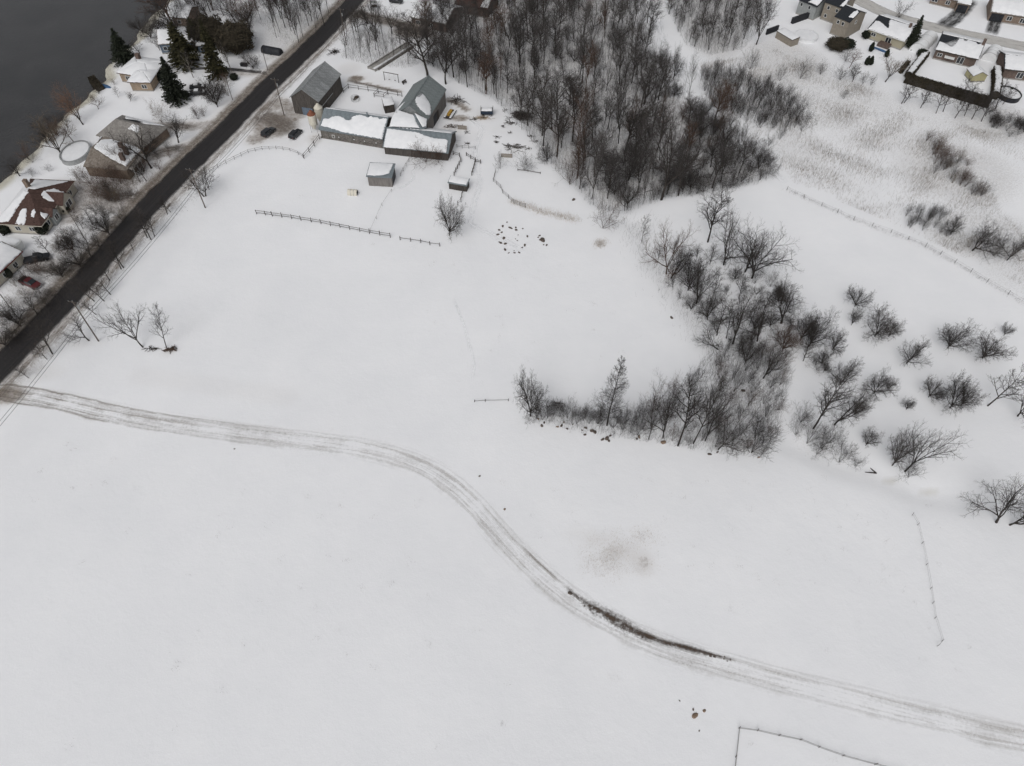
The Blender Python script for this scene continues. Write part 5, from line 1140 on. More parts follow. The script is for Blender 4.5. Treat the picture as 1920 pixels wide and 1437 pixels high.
# gardens on the river side
for px, py, h_, w_, f_ in ((300,30,60,50,'twin'),(318,20,60,50,'fork'),(345,40,66,50,'twin'),(372,30,60,44,'tall'),(395,40,64,50,'fork'),(420,30,60,44,'twin'),(440,40,64,56,'fork'),(452,62,60,60,'vase'),(468,80,50,44,'round'),(268,62,36,36,'round'),(300,62,40,36,'round'),(385,62,60,44,'twin')):
    T(f_, px, py, h_, w_, (6, 150), 'bare garden tree near the river houses', 'bare trees among the river houses')
for px, py, h_, w_ in ((300,246,22,30),(318,258,20,26),(262,330,26,40),(248,342,26,36),(212,340,34,40),(185,368,30,40),(150,338,26,34),(60,330,18,24),(92,322,16,20),(205,378,28,36),(240,372,22,34),(140,400,18,26),(155,420,26,34),(180,430,26,34),(110,462,22,34),(135,485,26,36),(100,555,26,34),(78,560,24,30),(55,560,26,36),(25,575,26,36),(5,610,30,36),(300,318,22,30),(318,296,18,24),(336,284,18,22),(70,245,20,24),(95,232,22,26),(175,190,16,22),(215,160,14,18),(185,176,14,20)):
    T(wg.choice(['shrub', 'shrub', 'thicket']), px, py, h_, w_, None, 'brown grey bare garden shrub around the river houses', 'garden shrubs around the river houses', tint=wg.choice(['rust', None, None, 'tan']))
for i in range(46):   # verge brush between the road and the river houses
    t = wg.random(); px = 30 + 400 * t; py = 585 - 385 * t - wg.uniform(-4, 34) - 20
    T(wg.choice(['shrub', 'thicket', 'sapling']), px, py, wg.uniform(16, 40), wg.uniform(16, 34), (wg.uniform(0, 8), 150), 'brown bare brush on the river side road verge', 'verge brush on the river side', tint=wg.choice(['rust', None, 'wood', 'tan']))
for px, py, h_, w_ in ((330,70,40,40),(300,95,36,36),(262,100,30,30),(420,80,50,50),(465,45,60,56),(400,20,60,50),(355,15,60,50),(110,255,40,40),(88,270,36,36),(55,300,34,36),(185,205,30,30),(128,240,40,36),(245,190,22,22)):
    T(wg.choice(['vase', 'round', 'fork']), px, py, h_, w_, (wg.uniform(0, 8), 160), 'fine twigged bare tree on the river bank plots', 'bare trees of the river bank plots', tint=wg.choice([None, 'rust', 'wood']))
# --- undergrowth and weeds: stuff
def stalks(name, poly_or_pts, n, hmin, hmax, r, m, label, seed, lean=.25, sides=3, clump=None):
    g = np.random.RandomState(seed)
    if callable(poly_or_pts): P = poly_or_pts(g, n)
    else:
        A_ = np.array(poly_or_pts); lo, hi = A_.min(0), A_.max(0); P = g.uniform(lo, hi, (n * 3, 2)); P = P[inside(P[:, 0], P[:, 1], poly_or_pts)][:n]
    if clump:
        c = .5 + .5 * np.sin(P[:, 0] * .23 + 1.1 * np.sin(P[:, 1] * .19)) * np.sin(P[:, 1] * .27 + 1.3 * np.sin(P[:, 0] * .15)); P = P[g.uniform(0, 1, len(P)) < clump + (1 - clump) * c ** 2]
    z = hgt(P[:, 0], P[:, 1]); h = g.uniform(hmin, hmax, len(P)); d = g.normal(0, lean, (len(P), 2)) * h[:, None]
    A0 = np.c_[P, z - .05]; B0 = np.c_[P + d, z + h]
    me = seg_mesh(name, A0, B0, np.full(len(P), r) * g.uniform(.6, 1.3, len(P)), np.full(len(P), r * .4), 3, m)
    o = new_obj(name, me); props(o, label, 'undergrowth', kind='stuff'); return o
stalks('undergrowth', WOOD, 20000, .3, 2.2, .015, 'twig', 'fine bare undergrowth on the floor of the wood', 1, .3)
stalks('thin_stems', WOOD, 2600, 2.2, 6.5, .034, 'bark', 'countless thin bare stems standing between the trees of the wood', 41, .07)
stalks('thin_stems', WOOD2, 700, 2.0, 5.0, .03, 'bark', 'countless thin bare stems beyond the snowy trail', 42, .07)
stalks('thin_stems', THICK, 900, 2.0, 4.5, .025, 'bark', 'countless thin stems of the meadow thicket', 43, .1)
stalks('thin_stems', THK, 380, 1.5, 4.5, .020, 'bark', 'countless thin stems of the hedgerow thicket', 44, .14)
stalks('undergrowth', WOOD2, 10000, .3, 1.6, .010, 'twig', 'fine bare undergrowth beyond the snowy trail', 2, .3)
MEAD = flat([(1455,95),(1560,140),(1660,180),(1700,215),(1850,245),(1930,260),(1930,330),(1870,300),(1830,300),(1880,400),(1930,450),(1930,545),(1800,480),(1700,430),(1600,390),(1490,345),(1450,310),(1350,220),(1310,120),(1390,110)])
stalks('meadow_weeds', MEAD, 52000, .2, .9, .017, 'weed', 'thin dry weeds standing out of the meadow snow', 3, .3, clump=.02)
stalks('meadow_weeds', MEAD, 14000, .5, 1.7, .014, 'weed_dark', 'taller dark stalks over the meadow snow', 4, .2, clump=.05)
NWall = flat([(300,-20),(330,30),(480,40),(560,105),(650,0),(640,-20)])
stalks('undergrowth', NWall, 5000, .3, 1.6, .012, 'twig', 'fine undergrowth of the roadside grove', 5, .3)
stalks('undergrowth', NE, 3500, .4, 1.8, .012, 'twig', 'fine undergrowth along the creek', 6, .3)
stalks('undergrowth', HEDGE, 6500, .4, 1.9, .012, 'twig', 'fine undergrowth in the hedgerow', 7, .3)
def along(pts, wd):
    P = np.array(flat(pts))
    def f(g, n):
        Q = resample(P, 300); k = g.randint(0, 299, n); t = g.uniform(0, 1, (n, 1)); return Q[k] * (1 - t) + Q[k + 1] * t + g.normal(0, wd, (n, 2))
    return f
stalks('undergrowth', along([(1190,420),(1240,500),(1310,600),(1390,700),(1450,790)], 2.6), 2200, .4, 1.7, .012, 'twig', 'fine undergrowth along the ditch', 8, .3)
stalks('fence_weeds', along([(1475,357),(1600,412),(1735,462),(1850,530),(1930,575)], .5), 1100, .2, .7, .011, 'weed_dark', 'weeds along the meadow wire fence', 9, clump=.0)
stalks('dry_grass', along([(960,378),(1010,396),(1082,414)], .8), 1900, .25, .7, .010, 'straw', 'straw coloured grass along the garden fence', 10)
stalks('dry_grass', along([(1120,462),(1130,455)], .8), 300, .3, .7, .012, 'straw', 'tuft of straw coloured grass below the rusty bush', 11)
def spots(g, n):
    c = np.array([tuple(at(*p))[:2] for p in [(g.uniform(1100, 1225), g.uniform(1000, 1070)) for _ in range(26)]]); return c[g.randint(0, 26, n)] + g.normal(0, 1.0, (n, 2))
stalks('dry_grass', spots, 2400, .15, .45, .009, 'straw', 'flattened dry grass showing through the field snow', 12)
ALLF = flat([(60,780),(450,850),(760,900),(1000,1120),(1200,1260),(1900,1430),(20,1430)]); ALLF2 = flat([(420,300),(700,480),(900,700),(1180,780),(1250,560),(1100,480),(820,480)]); ALLF3 = flat([(900,900),(1500,880),(1750,950),(1900,1300),(1350,1180),(1050,1050)])
for k_, (pl, n_) in enumerate(((ALLF, 500), (ALLF2, 260), (ALLF3, 520))):
    stalks('field_weeds', (lambda pl: (lambda g, n: (lambda c: c[g.randint(0, len(c), n)] + g.normal(0, .35, (n, 2)))((lambda P: P[inside(P[:, 0], P[:, 1], pl)])(g.uniform(np.array(pl).min(0), np.array(pl).max(0), (140, 2))))))(pl), n_, .12, .5, .010, 'weed_dark', ['scattered weed stalks over the near field', 'scattered weed stalks over the pasture', 'scattered weed stalks above the farm track'][k_], 20 + k_)
stalks('verge_weeds', along([(120,620),(60,690),(20,725)], 1.5), 900, .2, .8, .012, 'weed', 'dead weeds at the farm track entrance', 31)
stalks('verge_weeds', along([(160,460),(90,540),(20,620)], 4.5), 4200, .3, 1.5, .012, 'weed_dark', 'dead weeds on the house side verge', 32)
stalks('verge_weeds', along([(270,345),(215,360),(170,350)], 3.4), 1700, .4, 1.8, .018, 'twig_rust', 'red brown brush at the road bend', 33)
stalks('verge_weeds', along([(380,350),(320,405),(250,470),(180,560)], 1.2), 1200, .2, .7, .011, 'weed_dark', 'weeds under the power lines', 34)
stalks('bank_reeds', along([(0,335),(60,275),(115,222),(160,176),(200,140),(245,80),(300,10)], 1.6), 2500, .3, .9, .012, 'weed', 'dry reeds along the river bank', 35)

# ------------------------------------------------------------------ vehicles
WHEEL = MB().tube([(0, -.11, 0), (0, .11, 0)], .34, 14).mesh('tyre', 'tyre'); RIM = MB().tube([(0, -.118, 0), (0, .118, 0)], .20, 10).mesh('rim', 'chrome')
def loft(name, secs, m, parent):
    """secs: list of (x, half width bottom, half width top, z0, z1)"""
    mb = MB(); vs, fs = [], []
    for x, wb, wt, z0, z1 in secs: vs += [(x, -wb, z0), (x, wb, z0), (x, wb * .5 + wt * .5 + .02, (z0 + z1) / 2), (x, wt, z1), (x, -wt, z1), (x, -wb * .5 - wt * .5 - .02, (z0 + z1) / 2)]
    for i in range(len(secs) - 1): fs += [(6 * i + j, 6 * i + (j + 1) % 6, 6 * i + 6 + (j + 1) % 6, 6 * i + 6 + j) for j in range(6)]
    fs += [tuple(range(6)), tuple(range(6 * len(secs) - 6, 6 * len(secs)))]
    o = mb.add(vs, fs).build(name, m, parent, False)
    bv = o.modifiers.new('bevel', 'BEVEL'); bv.width = .06; bv.segments = 2; return o
def vehicle(kind, a, b, paint, label, name='parked_car', cat='car', snow=0):
    """a = tail, b = nose, picture spots at about 0.6 m height"""
    A_, B_ = at(*a, .6), at(*b, .6); d = (B_ - A_); d.z = 0; d.normalize(); c = (A_ + B_) / 2
    o = empty(name, (c.x, c.y, hz(c.x, c.y) + .04), math.atan2(d.y, d.x), label, cat)
    if kind == 'pickup':
        L = 5.5; w_ = .98
        body = loft('body', [(-2.75, w_ * .95, w_ * .93, .45, 1.05), (-2.6, w_, w_ * .97, .42, 1.1), (.9, w_, w_ * .97, .40, 1.1), (1.2, w_, w_ * .95, .40, 1.12), (2.6, w_ * .96, w_ * .88, .42, 1.02), (2.75, w_ * .9, w_ * .82, .48, .9)], paint, o)
        MB().box(-2.55, -.55, -.78, .78, 1.0, 1.125).build('bed_liner', 'tarp_black', o)
        loft('cab_windows', [(-.5, .9, .74, 1.08, 1.72), (-.35, .9, .76, 1.08, 1.78), (.75, .9, .74, 1.08, 1.76), (1.45, .88, .70, 1.06, 1.2)], 'glass_dark', o)
        loft('cab_roof', [(-.48, .76, .72, 1.70, 1.83), (.72, .76, .70, 1.70, 1.82)], paint, o)
        MB().box(2.70, 2.84, -.9, .9, .42, .62).build('bumper', 'chrome', o); wx = (-1.7, 1.75)
        for s_ in (-1, 1): MB().box(2.62, 2.77, s_ * .74 - .16, s_ * .74 + .16, .72, .90).build('headlight', 'chrome', o)
    else:
        L = 4.6; w_ = .92; H_ = 1.68 if kind == 'suv' else 1.45
        loft('body', [(-2.3, w_ * .88, w_ * .84, .48, .92), (-2.15, w_, w_ * .95, .36, 1.0), (-1.0, w_, w_ * .97, .32, 1.02), (1.0, w_, w_ * .96, .32, 1.0), (2.0, w_ * .96, w_ * .86, .36, .86), (2.3, w_ * .84, w_ * .74, .46, .72)], paint, o)
        if kind == 'suv': loft('windows', [(-2.1, .86, .66, .96, 1.5), (-1.9, .88, .70, .96, H_ - .06), (.35, .88, .70, .96, H_ - .06), (1.15, .86, .66, .96, 1.04)], 'glass_dark', o); loft('roof', [(-2.0, .70, .64, H_ - .10, H_), (.3, .72, .66, H_ - .08, H_ + .01)], paint, o)
        else: loft('windows', [(-1.75, .84, .64, .94, 1.0), (-1.1, .86, .66, .96, H_ - .05), (.25, .86, .66, .96, H_ - .05), (1.1, .86, .66, .94, 1.02)], 'glass_dark', o); loft('roof', [(-1.1, .68, .62, H_ - .08, H_), (.2, .68, .62, H_ - .08, H_)], paint, o)
        wx = (-1.4, 1.45)
        for s_ in (-1, 1): MB().box(2.2, 2.31, s_ * .66 - .15, s_ * .66 + .15, .62, .74).build('headlight', 'chrome', o); MB().box(-2.32, -2.24, s_ * .70 - .12, s_ * .70 + .12, .74, .9).build('tail_light', 'red_paint', o)
    for x in wx:
        for s_ in (-1, 1):
            t = new_obj('wheel', WHEEL, o); t.location = (x, s_ * (w_ - .10), .34); new_obj('rim', RIM, t)
    if snow:
        loft('snow_cover', [(-1.0, .66, .6, H_ + .012, H_ + .10), (.2, .66, .6, H_ + .012, H_ + .10)], 'snow', o)
        loft('snow_cover', [(1.25, .7, .62, 1.0, 1.06), (2.0, .66, .56, .87, .95)], 'snow', o)
    return o
vehicle('suv', fq(205, 757), fq(283, 697), 'car_grey', 'dark grey car parked on the muddy yard nearer the road')
vehicle('suv', fq(400, 778), fq(478, 706), 'car_black', 'black car parked on the muddy yard beside the feed bins')
vehicle('pickup', fa(205, 1232), fa(425, 1328), 'car_red', 'dark red pickup truck beside the slushy driveway', 'pickup_truck', 'pickup')
vehicle('pickup', fa(270, 1050), fa(500, 1000), 'car_black', 'black pickup truck beside the cream house', 'pickup_truck', 'pickup')
vehicle('car', (354, 165), (388, 162), 'car_grey', 'snow dusted grey car parked beside the spruce', snow=1)
vehicle('car', (352, 176), (392, 173), 'car_black', 'dark car parked nearest the bare tree by the road', snow=1)
vehicle('car', (726, 0), (760, 4), 'car_black', 'dark car parked above the muddy driveway')
# covered boat trailer
a_, b_ = at(491, 91, 1), at(528, 98, 1); d_ = (b_ - a_).normalized(); c_ = (a_ + b_) / 2
o = empty('covered_trailer', (c_.x, c_.y, hz(c_.x, c_.y)), math.atan2(d_.y, d_.x), 'long trailer under a rounded black tarpaulin beside the road', 'trailer')
mb = MB(); vs, fs = [], []; n_ = 9
for i, x in enumerate((-3.3, -3.0, -1, 1, 3.0, 3.3)):
    k_ = .85 if i in (0, 5) else 1
    vs += [(x, 1.25 * k_ * math.cos(math.pi * j / (n_ - 1)), .35 + 1.75 * k_ * math.sin(math.pi * j / (n_ - 1)) ** .8) for j in range(n_)]
    if i: fs += [((i - 1) * n_ + j, (i - 1) * n_ + j + 1, i * n_ + j + 1, i * n_ + j) for j in range(n_ - 1)]
fs += [tuple(range(n_)), tuple(range(5 * n_, 6 * n_))]
mb.add(vs, fs).build('tarpaulin', 'tarp_black', o, True)
MB().box(-3, 3, -.9, .9, .30, .42).build('frame', 'galvanised', o)
for s_ in (-1, 1): t = new_obj('wheel', WHEEL, o); t.location = (0, s_ * .95, .33); new_obj('rim', RIM, t)
# camper
a_, b_ = at(*fa(0, 905), 1.2), at(*fa(215, 950), 1.2); d_ = (b_ - a_).normalized(); c_ = (a_ + b_) / 2
o = empty('camper_trailer', (c_.x - d_.x, c_.y - d_.y, 0), math.atan2(d_.y, d_.x), 'white camper trailer with snow on its roof beside the cream house', 'camper')
bd = MB().box(-3.6, 3.0, 0, 2.4, .45, 2.55).build('body', 'white_paint', o); bd.modifiers.new('b', 'BEVEL').width = .18
for x in (-2.6, -.6, 1.4): w2 = MB().box(x, x + 1.0, -.03, .02, 1.35, 1.9).build('window', 'galvanised', o); MB().box(x + .08, x + .92, -.05, -.031, 1.42, 1.83).build('pane', 'glass_dark', w2)
put_snow(o, (-3.5, .05, 2.56), (6.4, 0, 0), (0, 2.3, 0), [(.01,.02),(.99,.02),(.99,.98),(.01,.98)], .22, .04)
for s_ in (.1, 2.3): t = new_obj('wheel', WHEEL, o); t.location = (-.2, s_, .34); new_obj('rim', RIM, t)

# ------------------------------------------------------------------ fences
def fence(name, label, pts, h, rails, spacing=2.6, pr=.07, rr=.05, m='fence_wood', cat='fence', jit=.06, given=False, z0=0.0):
    W_ = [gp(*p) for p in pts]; o = empty(name, W_[0], 0, label, cat); base = W_[0]; g = random.Random(int(abs(base.x * 10)))
    P = []
    for i in range(len(W_) - 1):
        k = 1 if given else max(1, round((W_[i + 1] - W_[i]).length / spacing))
        for j in range(k): P.append(W_[i].lerp(W_[i + 1], j / k))
    P.append(W_[-1]); tops = []
    pm = MB().tube([(0, 0, -.3), (0, 0, 1)], pr, 6).mesh('post', m)
    for p in P:
        q = Vector((p.x, p.y, hz(p.x, p.y))) - base; ob = new_obj('post', pm, o); ob.location = q; hh = h * g.uniform(.9, 1.12); ob.scale = (1, 1, hh); ob.rotation_euler = (g.uniform(-jit, jit), g.uniform(-jit, jit), g.uniform(0, 3)); tops.append(q)
    for i in range(len(tops) - 1):
        for z in rails:
            z1, z2 = z + g.uniform(-.05, .05), z + g.uniform(-.05, .05)
            MB().tube([tops[i] + Vector((.0, -pr, z1)), tops[i + 1] + Vector((0, -pr, z2))], rr, 5).build('rail', m, o)
    return o
fr = lambda x, y: (470 + x * .1927, 380 + y * .1927)
fence('rail_fence', 'long two rail wooden fence crossing the open pasture', [fr(*p) for p in ((60,112),(145,123),(212,134),(305,146),(400,158),(490,176),(590,191),(685,208),(778,228),(870,244),(965,265),(1063,285),(1157,304),(1258,322),(1360,340))], 1.35, (.55, 1.15), pr=.09, rr=.055, given=True)
fence('rail_fence', 'short sagging single rail fence with a thick end rail', [fr(*p) for p in ((1455,365),(1557,379),(1655,393),(1745,415),(1840,426))], 1.1, (.8,), pr=.09, rr=.06, given=True)
fence('paddock_fence', 'two rail paddock fence along the muddy path', [fq(*p) for p in ((785,437),(820,407),(892,417),(962,427),(1035,437),(1103,450),(1175,462),(1205,468))], 1.4, (.5, 1.2), pr=.09, rr=.055, given=True)
fence('paddock_pen', 'small square two rail pen against the paddock fence', [fq(*p) for p in ((1035,440),(1005,470),(1075,478),(1105,452))], 1.4, (.6, 1.25), pr=.09, rr=.055, given=True)
fence('rail_fence', 'two rail fence running from the feed bins to the pasture corner', [fq(*p) for p in ((500,912),(538,868),(575,824),(612,772))], 1.5, (.7, 1.35), pr=.1, rr=.06, given=True)
fence('wire_fence', 'curving thin fence along the yard below the road', [fq(*p) for p in ((-180,1010),(0,920),(100,872),(200,850),(300,845),(400,860),(460,885),(495,908))], 1.1, (.5, 1.0), 2.2, .05, .03)
fence('wire_fence', 'thin wire fence from the shed bush to the run-in shed', [fq(*p) for p in ((1275,905),(1235,968),(1195,1040))], 1.1, (.6, 1.0), 2.4, .05, .03)
fence('wire_fence', 'thin wire fence below the run-in shed', [fq(1130, 1150), fr(1280, 35), fr(1165, 290)], .9, (.7,), 4.2, .035, .02)
fence('pen_fence', 'dark fence line from the low shed corner to the small shed', [fq(*p) for p in ((1575,885),(1620,900),(1630,935),(1605,985),(1580,1035))], 1.2, (.5, 1.0), 1.8, .1, .06)
fence('pen_fence', 'broken pen fence of short heavy posts opposite the shed line', [fq(*p) for p in ((1668,893),(1700,915),(1735,935),(1722,985),(1708,1035))], 1.2, (.5, 1.0), 1.6, .1, .06)
fence('pen_fence', 'short stub of pen fence pointing at the wood', [fq(1735, 938), fq(1772, 948)], 1.1, (.5, .9), 1.6, .1, .06)
fj = lambda x, y: (800 + x * .2227, 160 + y * .2227)
fence('garden_fence', 'slack mesh fence curving from the junk post towards the dry grass', [fj(*p) for p in ((580,735),(562,812),(620,865),(640,910),(690,955),(735,998),(830,1032))], 1.2, (.3, .7, 1.1), 1.8, .045, .025)
fence('wire_fence', 'light wire fence from the low shed towards the junk heap', [fj(*p) for p in ((255,525),(300,533),(412,540))], 1.0, (.5, .9), 2.2, .05, .03)
fence('wire_fence', 'short fence from the small shed to the pasture tree', [fj(*p) for p in ((305,905),(290,985),(262,1010))], 1.3, (.6, 1.1), 2.0, .07, .04)
fence('field_fence', 'overgrown wire fence turning a corner in the near field', [(1376,1445),(1379,1420),(1385,1366),(1420,1371),(1460,1380),(1500,1388),(1535,1402),(1580,1418),(1640,1434),(1690,1446)], 1.0, (.35, .75), 3.2, .05, .025)
fence('field_fence', 'sagging wire fence curving through the snow below the orchard', [(1710,967),(1720,985),(1728,1020),(1736,1060),(1744,1105),(1752,1160),(1765,1203),(1757,1212)], .9, (.4, .8), 3.0, .035, .010)
fence('field_fence', 'fallen bit of fence beside the hedgerow tip', [(890,754),(910,753),(953,752)], .7, (.45,), 3, .07, .04)
fence('meadow_fence', 'long thin wire fence along the edge of the meadow', [(1475,357),(1540,387),(1600,413),(1670,437),(1735,463),(1790,493),(1850,530),(1930,576)], 1.2, (.5, 1.0), 4.5, .05, .010)
fence('rail_fence', 'fallen log rail at the edge of the kitchen garden', [(971,320),(990,322),(1013,326)], .5, (.35,), 3, .08, .08)
def panel(name, label, a, b, h, nb, m, cat='fence', rail=True, depth=.05):
    A_, B_ = gp(*a), gp(*b); d = (B_ - A_); L = math.hypot(d.x, d.y); o = empty(name, A_, math.atan2(d.y, d.x), label, cat); wd = L / nb; pm = MB().box(0, wd * .86, -depth / 2, depth / 2, .06, h).mesh('board', m)
    for i in range(nb): q = new_obj('board', pm, o); q.location = (i * wd, rng.uniform(-.01, .01), rng.uniform(-.03, .03))
    if rail:
        for z in (h * .2, h * .8): MB().box(0, L, depth / 2 + .012, depth / 2 + .08, z, z + .1).build('rail', m, o)
    return o
panel('slatted_panel', 'grey slatted gate panel standing behind the low shed', fj(262, 372), fj(340, 378), 1.3, 9, 'pallet')
panel('slatted_panel', 'grey slatted gate panel at the junk heap', fj(628, 608), fj(722, 612), 1.2, 9, 'pallet')
panel('board_fence', 'long black board fence of the pool yard', (1484, 45), (1537, 26), 1.9, 20, 'tarp_black', depth=.9, rail=False)
panel('board_fence', 'short black board fence beside the tan shed', (1436, 66), (1458, 58), 1.8, 8, 'tarp_black', depth=.5, rail=False)
panel('board_fence', 'weathered plank corner fence of the pool yard', (1470, 76), (1490, 78), 1.2, 8, 'pallet')

# ------------------------------------------------------------------ power poles and lines
def pole(b, h, label, arms=True, r=.15):
    p = gp(*b) if not isinstance(b, Vector) else b; o = empty('power_pole' if arms else 'light_pole', p, 0, label, 'pole')
    MB().tube([(0, 0, -.4), (0, 0, h * .5), (0, 0, h)], [r, r * .85, r * .7], 8).build('shaft', 'pole_wood', o)
    if arms:
        d = RD; nn = Vector((-d.y, d.x, 0))
        MB().tube([nn * -1.15 + Vector((0, 0, h - .35)), nn * 1.15 + Vector((0, 0, h - .35))], .06, 4).build('crossarm', 'pole_wood', o)
        for s_ in (-1.05, 0.0, 1.05): q = nn * s_; MB().tube([q + Vector((0, 0, h - .29 if s_ else h + .0)), q + Vector((0, 0, h - .05 if s_ else h + .2))], .05, 6).build('insulator', 'galvanised', o)
        MB().tube([Vector((.28, .1, h - 2.3)), Vector((.28, .1, h - 1.5))], .18, 8).build('transformer', 'galvanised', o)
    return p, h
P1, P2, P3 = gp(185, 640), gp(385, 390), gp(533, 217); RD = (P3 - P1); RD.z = 0; RD.normalize()
P0 = P1 - (P2 - P1); P4 = P3 + (P3 - P2); P0.z = P4.z = 0
pl = [pole(P0, 11.5, 'wooden power pole with crossarm beyond the farm track entrance'), pole(P1, 11.8, 'wooden power pole with crossarm beside the pollarded tree'), pole(P2, 11.3, 'wooden power pole with crossarm at the pasture corner'), pole(P3, 11.0, 'wooden power pole with crossarm beside the old barn'), pole(P4, 11.2, 'wooden power pole with crossarm at the creek')]
nnr = Vector((-RD.y, RD.x, 0))
for off, dz, r_, lb in ((-1.05, -.05, .022, 'thin power line on the pasture side of the crossarms'), (0, .2, .022, 'thin power line along the pole tops'), (1.05, -.05, .022, 'thin power line on the road side of the crossarms'), (.1, -4.6, .045, 'thicker upper telephone cable along the poles'), (.12, -5.4, .045, 'thicker lower telephone cable along the poles'), (3.2, -1.2, .02, 'thin service line hung over the road')):
    pts = []
    for (a, ha), (b, hb) in zip(pl[:-1], pl[1:]):
        A_ = a + nnr * off + Vector((0, 0, ha + dz)); B_ = b + nnr * off + Vector((0, 0, hb + dz))
        for j in range(10): t = j / 10; q = A_.lerp(B_, t); q.z -= 1.0 * 4 * t * (1 - t) * .7; pts.append(q)
    pts.append(B_); o = MB().tube(pts, r_, 4).build('power_line', 'cable'); tag(o, lb, 'cable')
for b_, h_, lb in (((436,187),7.0,'slender light pole at the verge below the birches'), ((263,342),7.0,'slender light pole at the snowy gable house'), ((160,450),7.5,'slender light pole beside the brown roofed house garden'), ((35,598),7.5,'slender light pole among the verge trees'), ((502,132),6.5,'slender light pole at the bare lane entrance')):
    pole(b_, h_, lb, False, .10)

# ------------------------------------------------------------------ farm bits
def lathe_ring(name, c, rx, ry, h, m, label, snow=True, cat='pool', rz=0):
    p = gp(*c); k = px_per_m(p); el = math.sin(math.atan2(ALT, math.hypot(p.x, p.y))); a, b = rx / k, ry / k / el; o = empty(name, p, rz, label, cat); n = 36
    ring = lambda f, z: [(a * f * math.cos(2 * math.pi * i / n), b * f * math.sin(2 * math.pi * i / n), z) for i in range(n)]
    mb = MB(); mb.add(ring(1, -.1) + ring(1, h) + ring(.96, h) + ring(.96, h - .35), [(r_ * n + i, r_ * n + (i + 1) % n, (r_ + 1) * n + (i + 1) % n, (r_ + 1) * n + i) for r_ in range(3) for i in range(n)]); mb.build('wall', m, o)
    mb = MB(); mb.add(ring(1.03, h + .003) + ring(.93, h + .003) + ring(.93, h + .05) + ring(1.03, h + .05), [(r_ * n + i, r_ * n + (i + 1) % n, ((r_ + 1) % 4) * n + (i + 1) % n, ((r_ + 1) % 4) * n + i) for r_ in range(4) for i in range(n)]); mb.build('rim', m, o)
    mb = MB(); mb.add([(0, 0, h - .05)] + ring(.5, h - .10) + ring(.955, h - .22), [(0, 1 + i, 1 + (i + 1) % n) for i in range(n)] + [(1 + i, 1 + n + i, 1 + n + (i + 1) % n, 1 + (i + 1) % n) for i in range(n)]); mb.build('snow_fill', 'snow', o, True)
    return o
lathe_ring('garden_pool', (144, 291), 21, 14, 1.2, 'galvanised', 'round grey walled pool full of snow by the willows')
lathe_ring('garden_pool', (1511, 71), 18, 8, 1.0, 'plastic_white', 'round white walled pool full of snow in the fenced yard')
lathe_ring('garden_pool', (1889, 181), 16, 8, 1.2, 'tarp_black', 'dark rimmed round pool with snow behind the long hedge')
# footbridge over the creek
a_, b_ = at(697, 129, .5), at(771, 82, .5); d_ = (b_ - a_); L_ = d_.length; d_.normalize()
o = empty('footbridge', (a_.x, a_.y, -.2), math.atan2(d_.y, d_.x), 'narrow concrete bridge with snowy edge leading into the trees', 'bridge')
MB().box(0, L_, -1.3, 1.3, .35, .62).build('deck', 'concrete', o)
for y in (-1.55, 1.3): MB().box(-.2, L_ + .2, y, y + .25, -.5, 1.05).build('parapet', 'concrete', o)
MB().box(1.0, L_ - 1, -1.9, -1.56, -.6, .8).build('side_wall', 'rubble_wall', o)
put_snow(o, (0, -1.3, .625), (L_, 0, 0), (0, 2.6, 0), [(.02,.04),(.98,.04),(.98,.42),(.5,.36),(.02,.45)], .15, .1); put_snow(o, (0, -1.54, 1.052), (L_, 0, 0), (0, .22, 0), [(.01,.05),(.99,.05),(.99,.95),(.01,.95)], .08, .01)
# swing frame
a_, b_ = gp(*f3(125, 228)), gp(*f3(415, 282)); d_ = (b_ - a_); L_ = math.hypot(d_.x, d_.y)
o = empty('swing_frame', a_, math.atan2(d_.y, d_.x), 'plain timber swing frame behind the paddock', 'swing')
for x in (0, L_): MB().tube([(x, 0, -.2), (x, 0, 2.5)], .09, 6).build('post', 'fence_wood', o)
MB().tube([(-.2, 0, 2.55), (L_ + .2, 0, 2.55)], .1, 6).build('beam', 'fence_wood', o)
for x in (L_ * .35, L_ * .75):
    s_ = MB().box(x - .25, x + .25, -.12, .12, .5, .55).build('seat', 'dark_wood', o)
    for e in (-.22, .22): MB().tube([(x + e, 0, .55), (x + e, 0, 2.46)], .012, 4).build('rope', 'cable', s_)
a_, b_ = gp(*f3(500, 325)), gp(*f3(580, 275)); d_ = b_ - a_
o = empty('timber_bench', a_, math.atan2(d_.y, d_.x), 'dark tilted bench beside the swing frame', 'bench'); L_ = math.hypot(d_.x, d_.y)
MB().box(0, L_, -.2, .2, .42, .5).build('seat', 'dark_wood', o); MB().box(0, L_, .22, .28, .5, 1.0).build('backrest', 'dark_wood', o)
for x in (.2, L_ - .3): MB().box(x, x + .1, -.18, .18, -.1, .41).build('leg', 'dark_wood', o)
# bale feeder
p_ = gp(*fq(870, 492)); o = empty('bale_feeder', p_, 0, 'round metal bale feeder with scraps of hay in the paddock', 'feeder'); n_ = 20
for z in (.15, .6, 1.0): MB().tube([(1.2 * math.cos(2 * math.pi * i / n_), 1.2 * math.sin(2 * math.pi * i / n_), z) for i in range(n_ + 1)], .04, 5, False).build('hoop', 'galvanised', o)
for i in range(10): a = 2 * math.pi * i / 10; MB().tube([(1.2 * math.cos(a), 1.2 * math.sin(a), 0), (1.2 * math.cos(a), 1.2 * math.sin(a), 1.05)], .03, 5).build('bar', 'galvanised', o)
MB().tube([(-.5, -.2, 0), (.2, 1.0, .35), (.8, 1.6, .3)], [.3, .5, .2], 7).build('hay', 'soil', o)
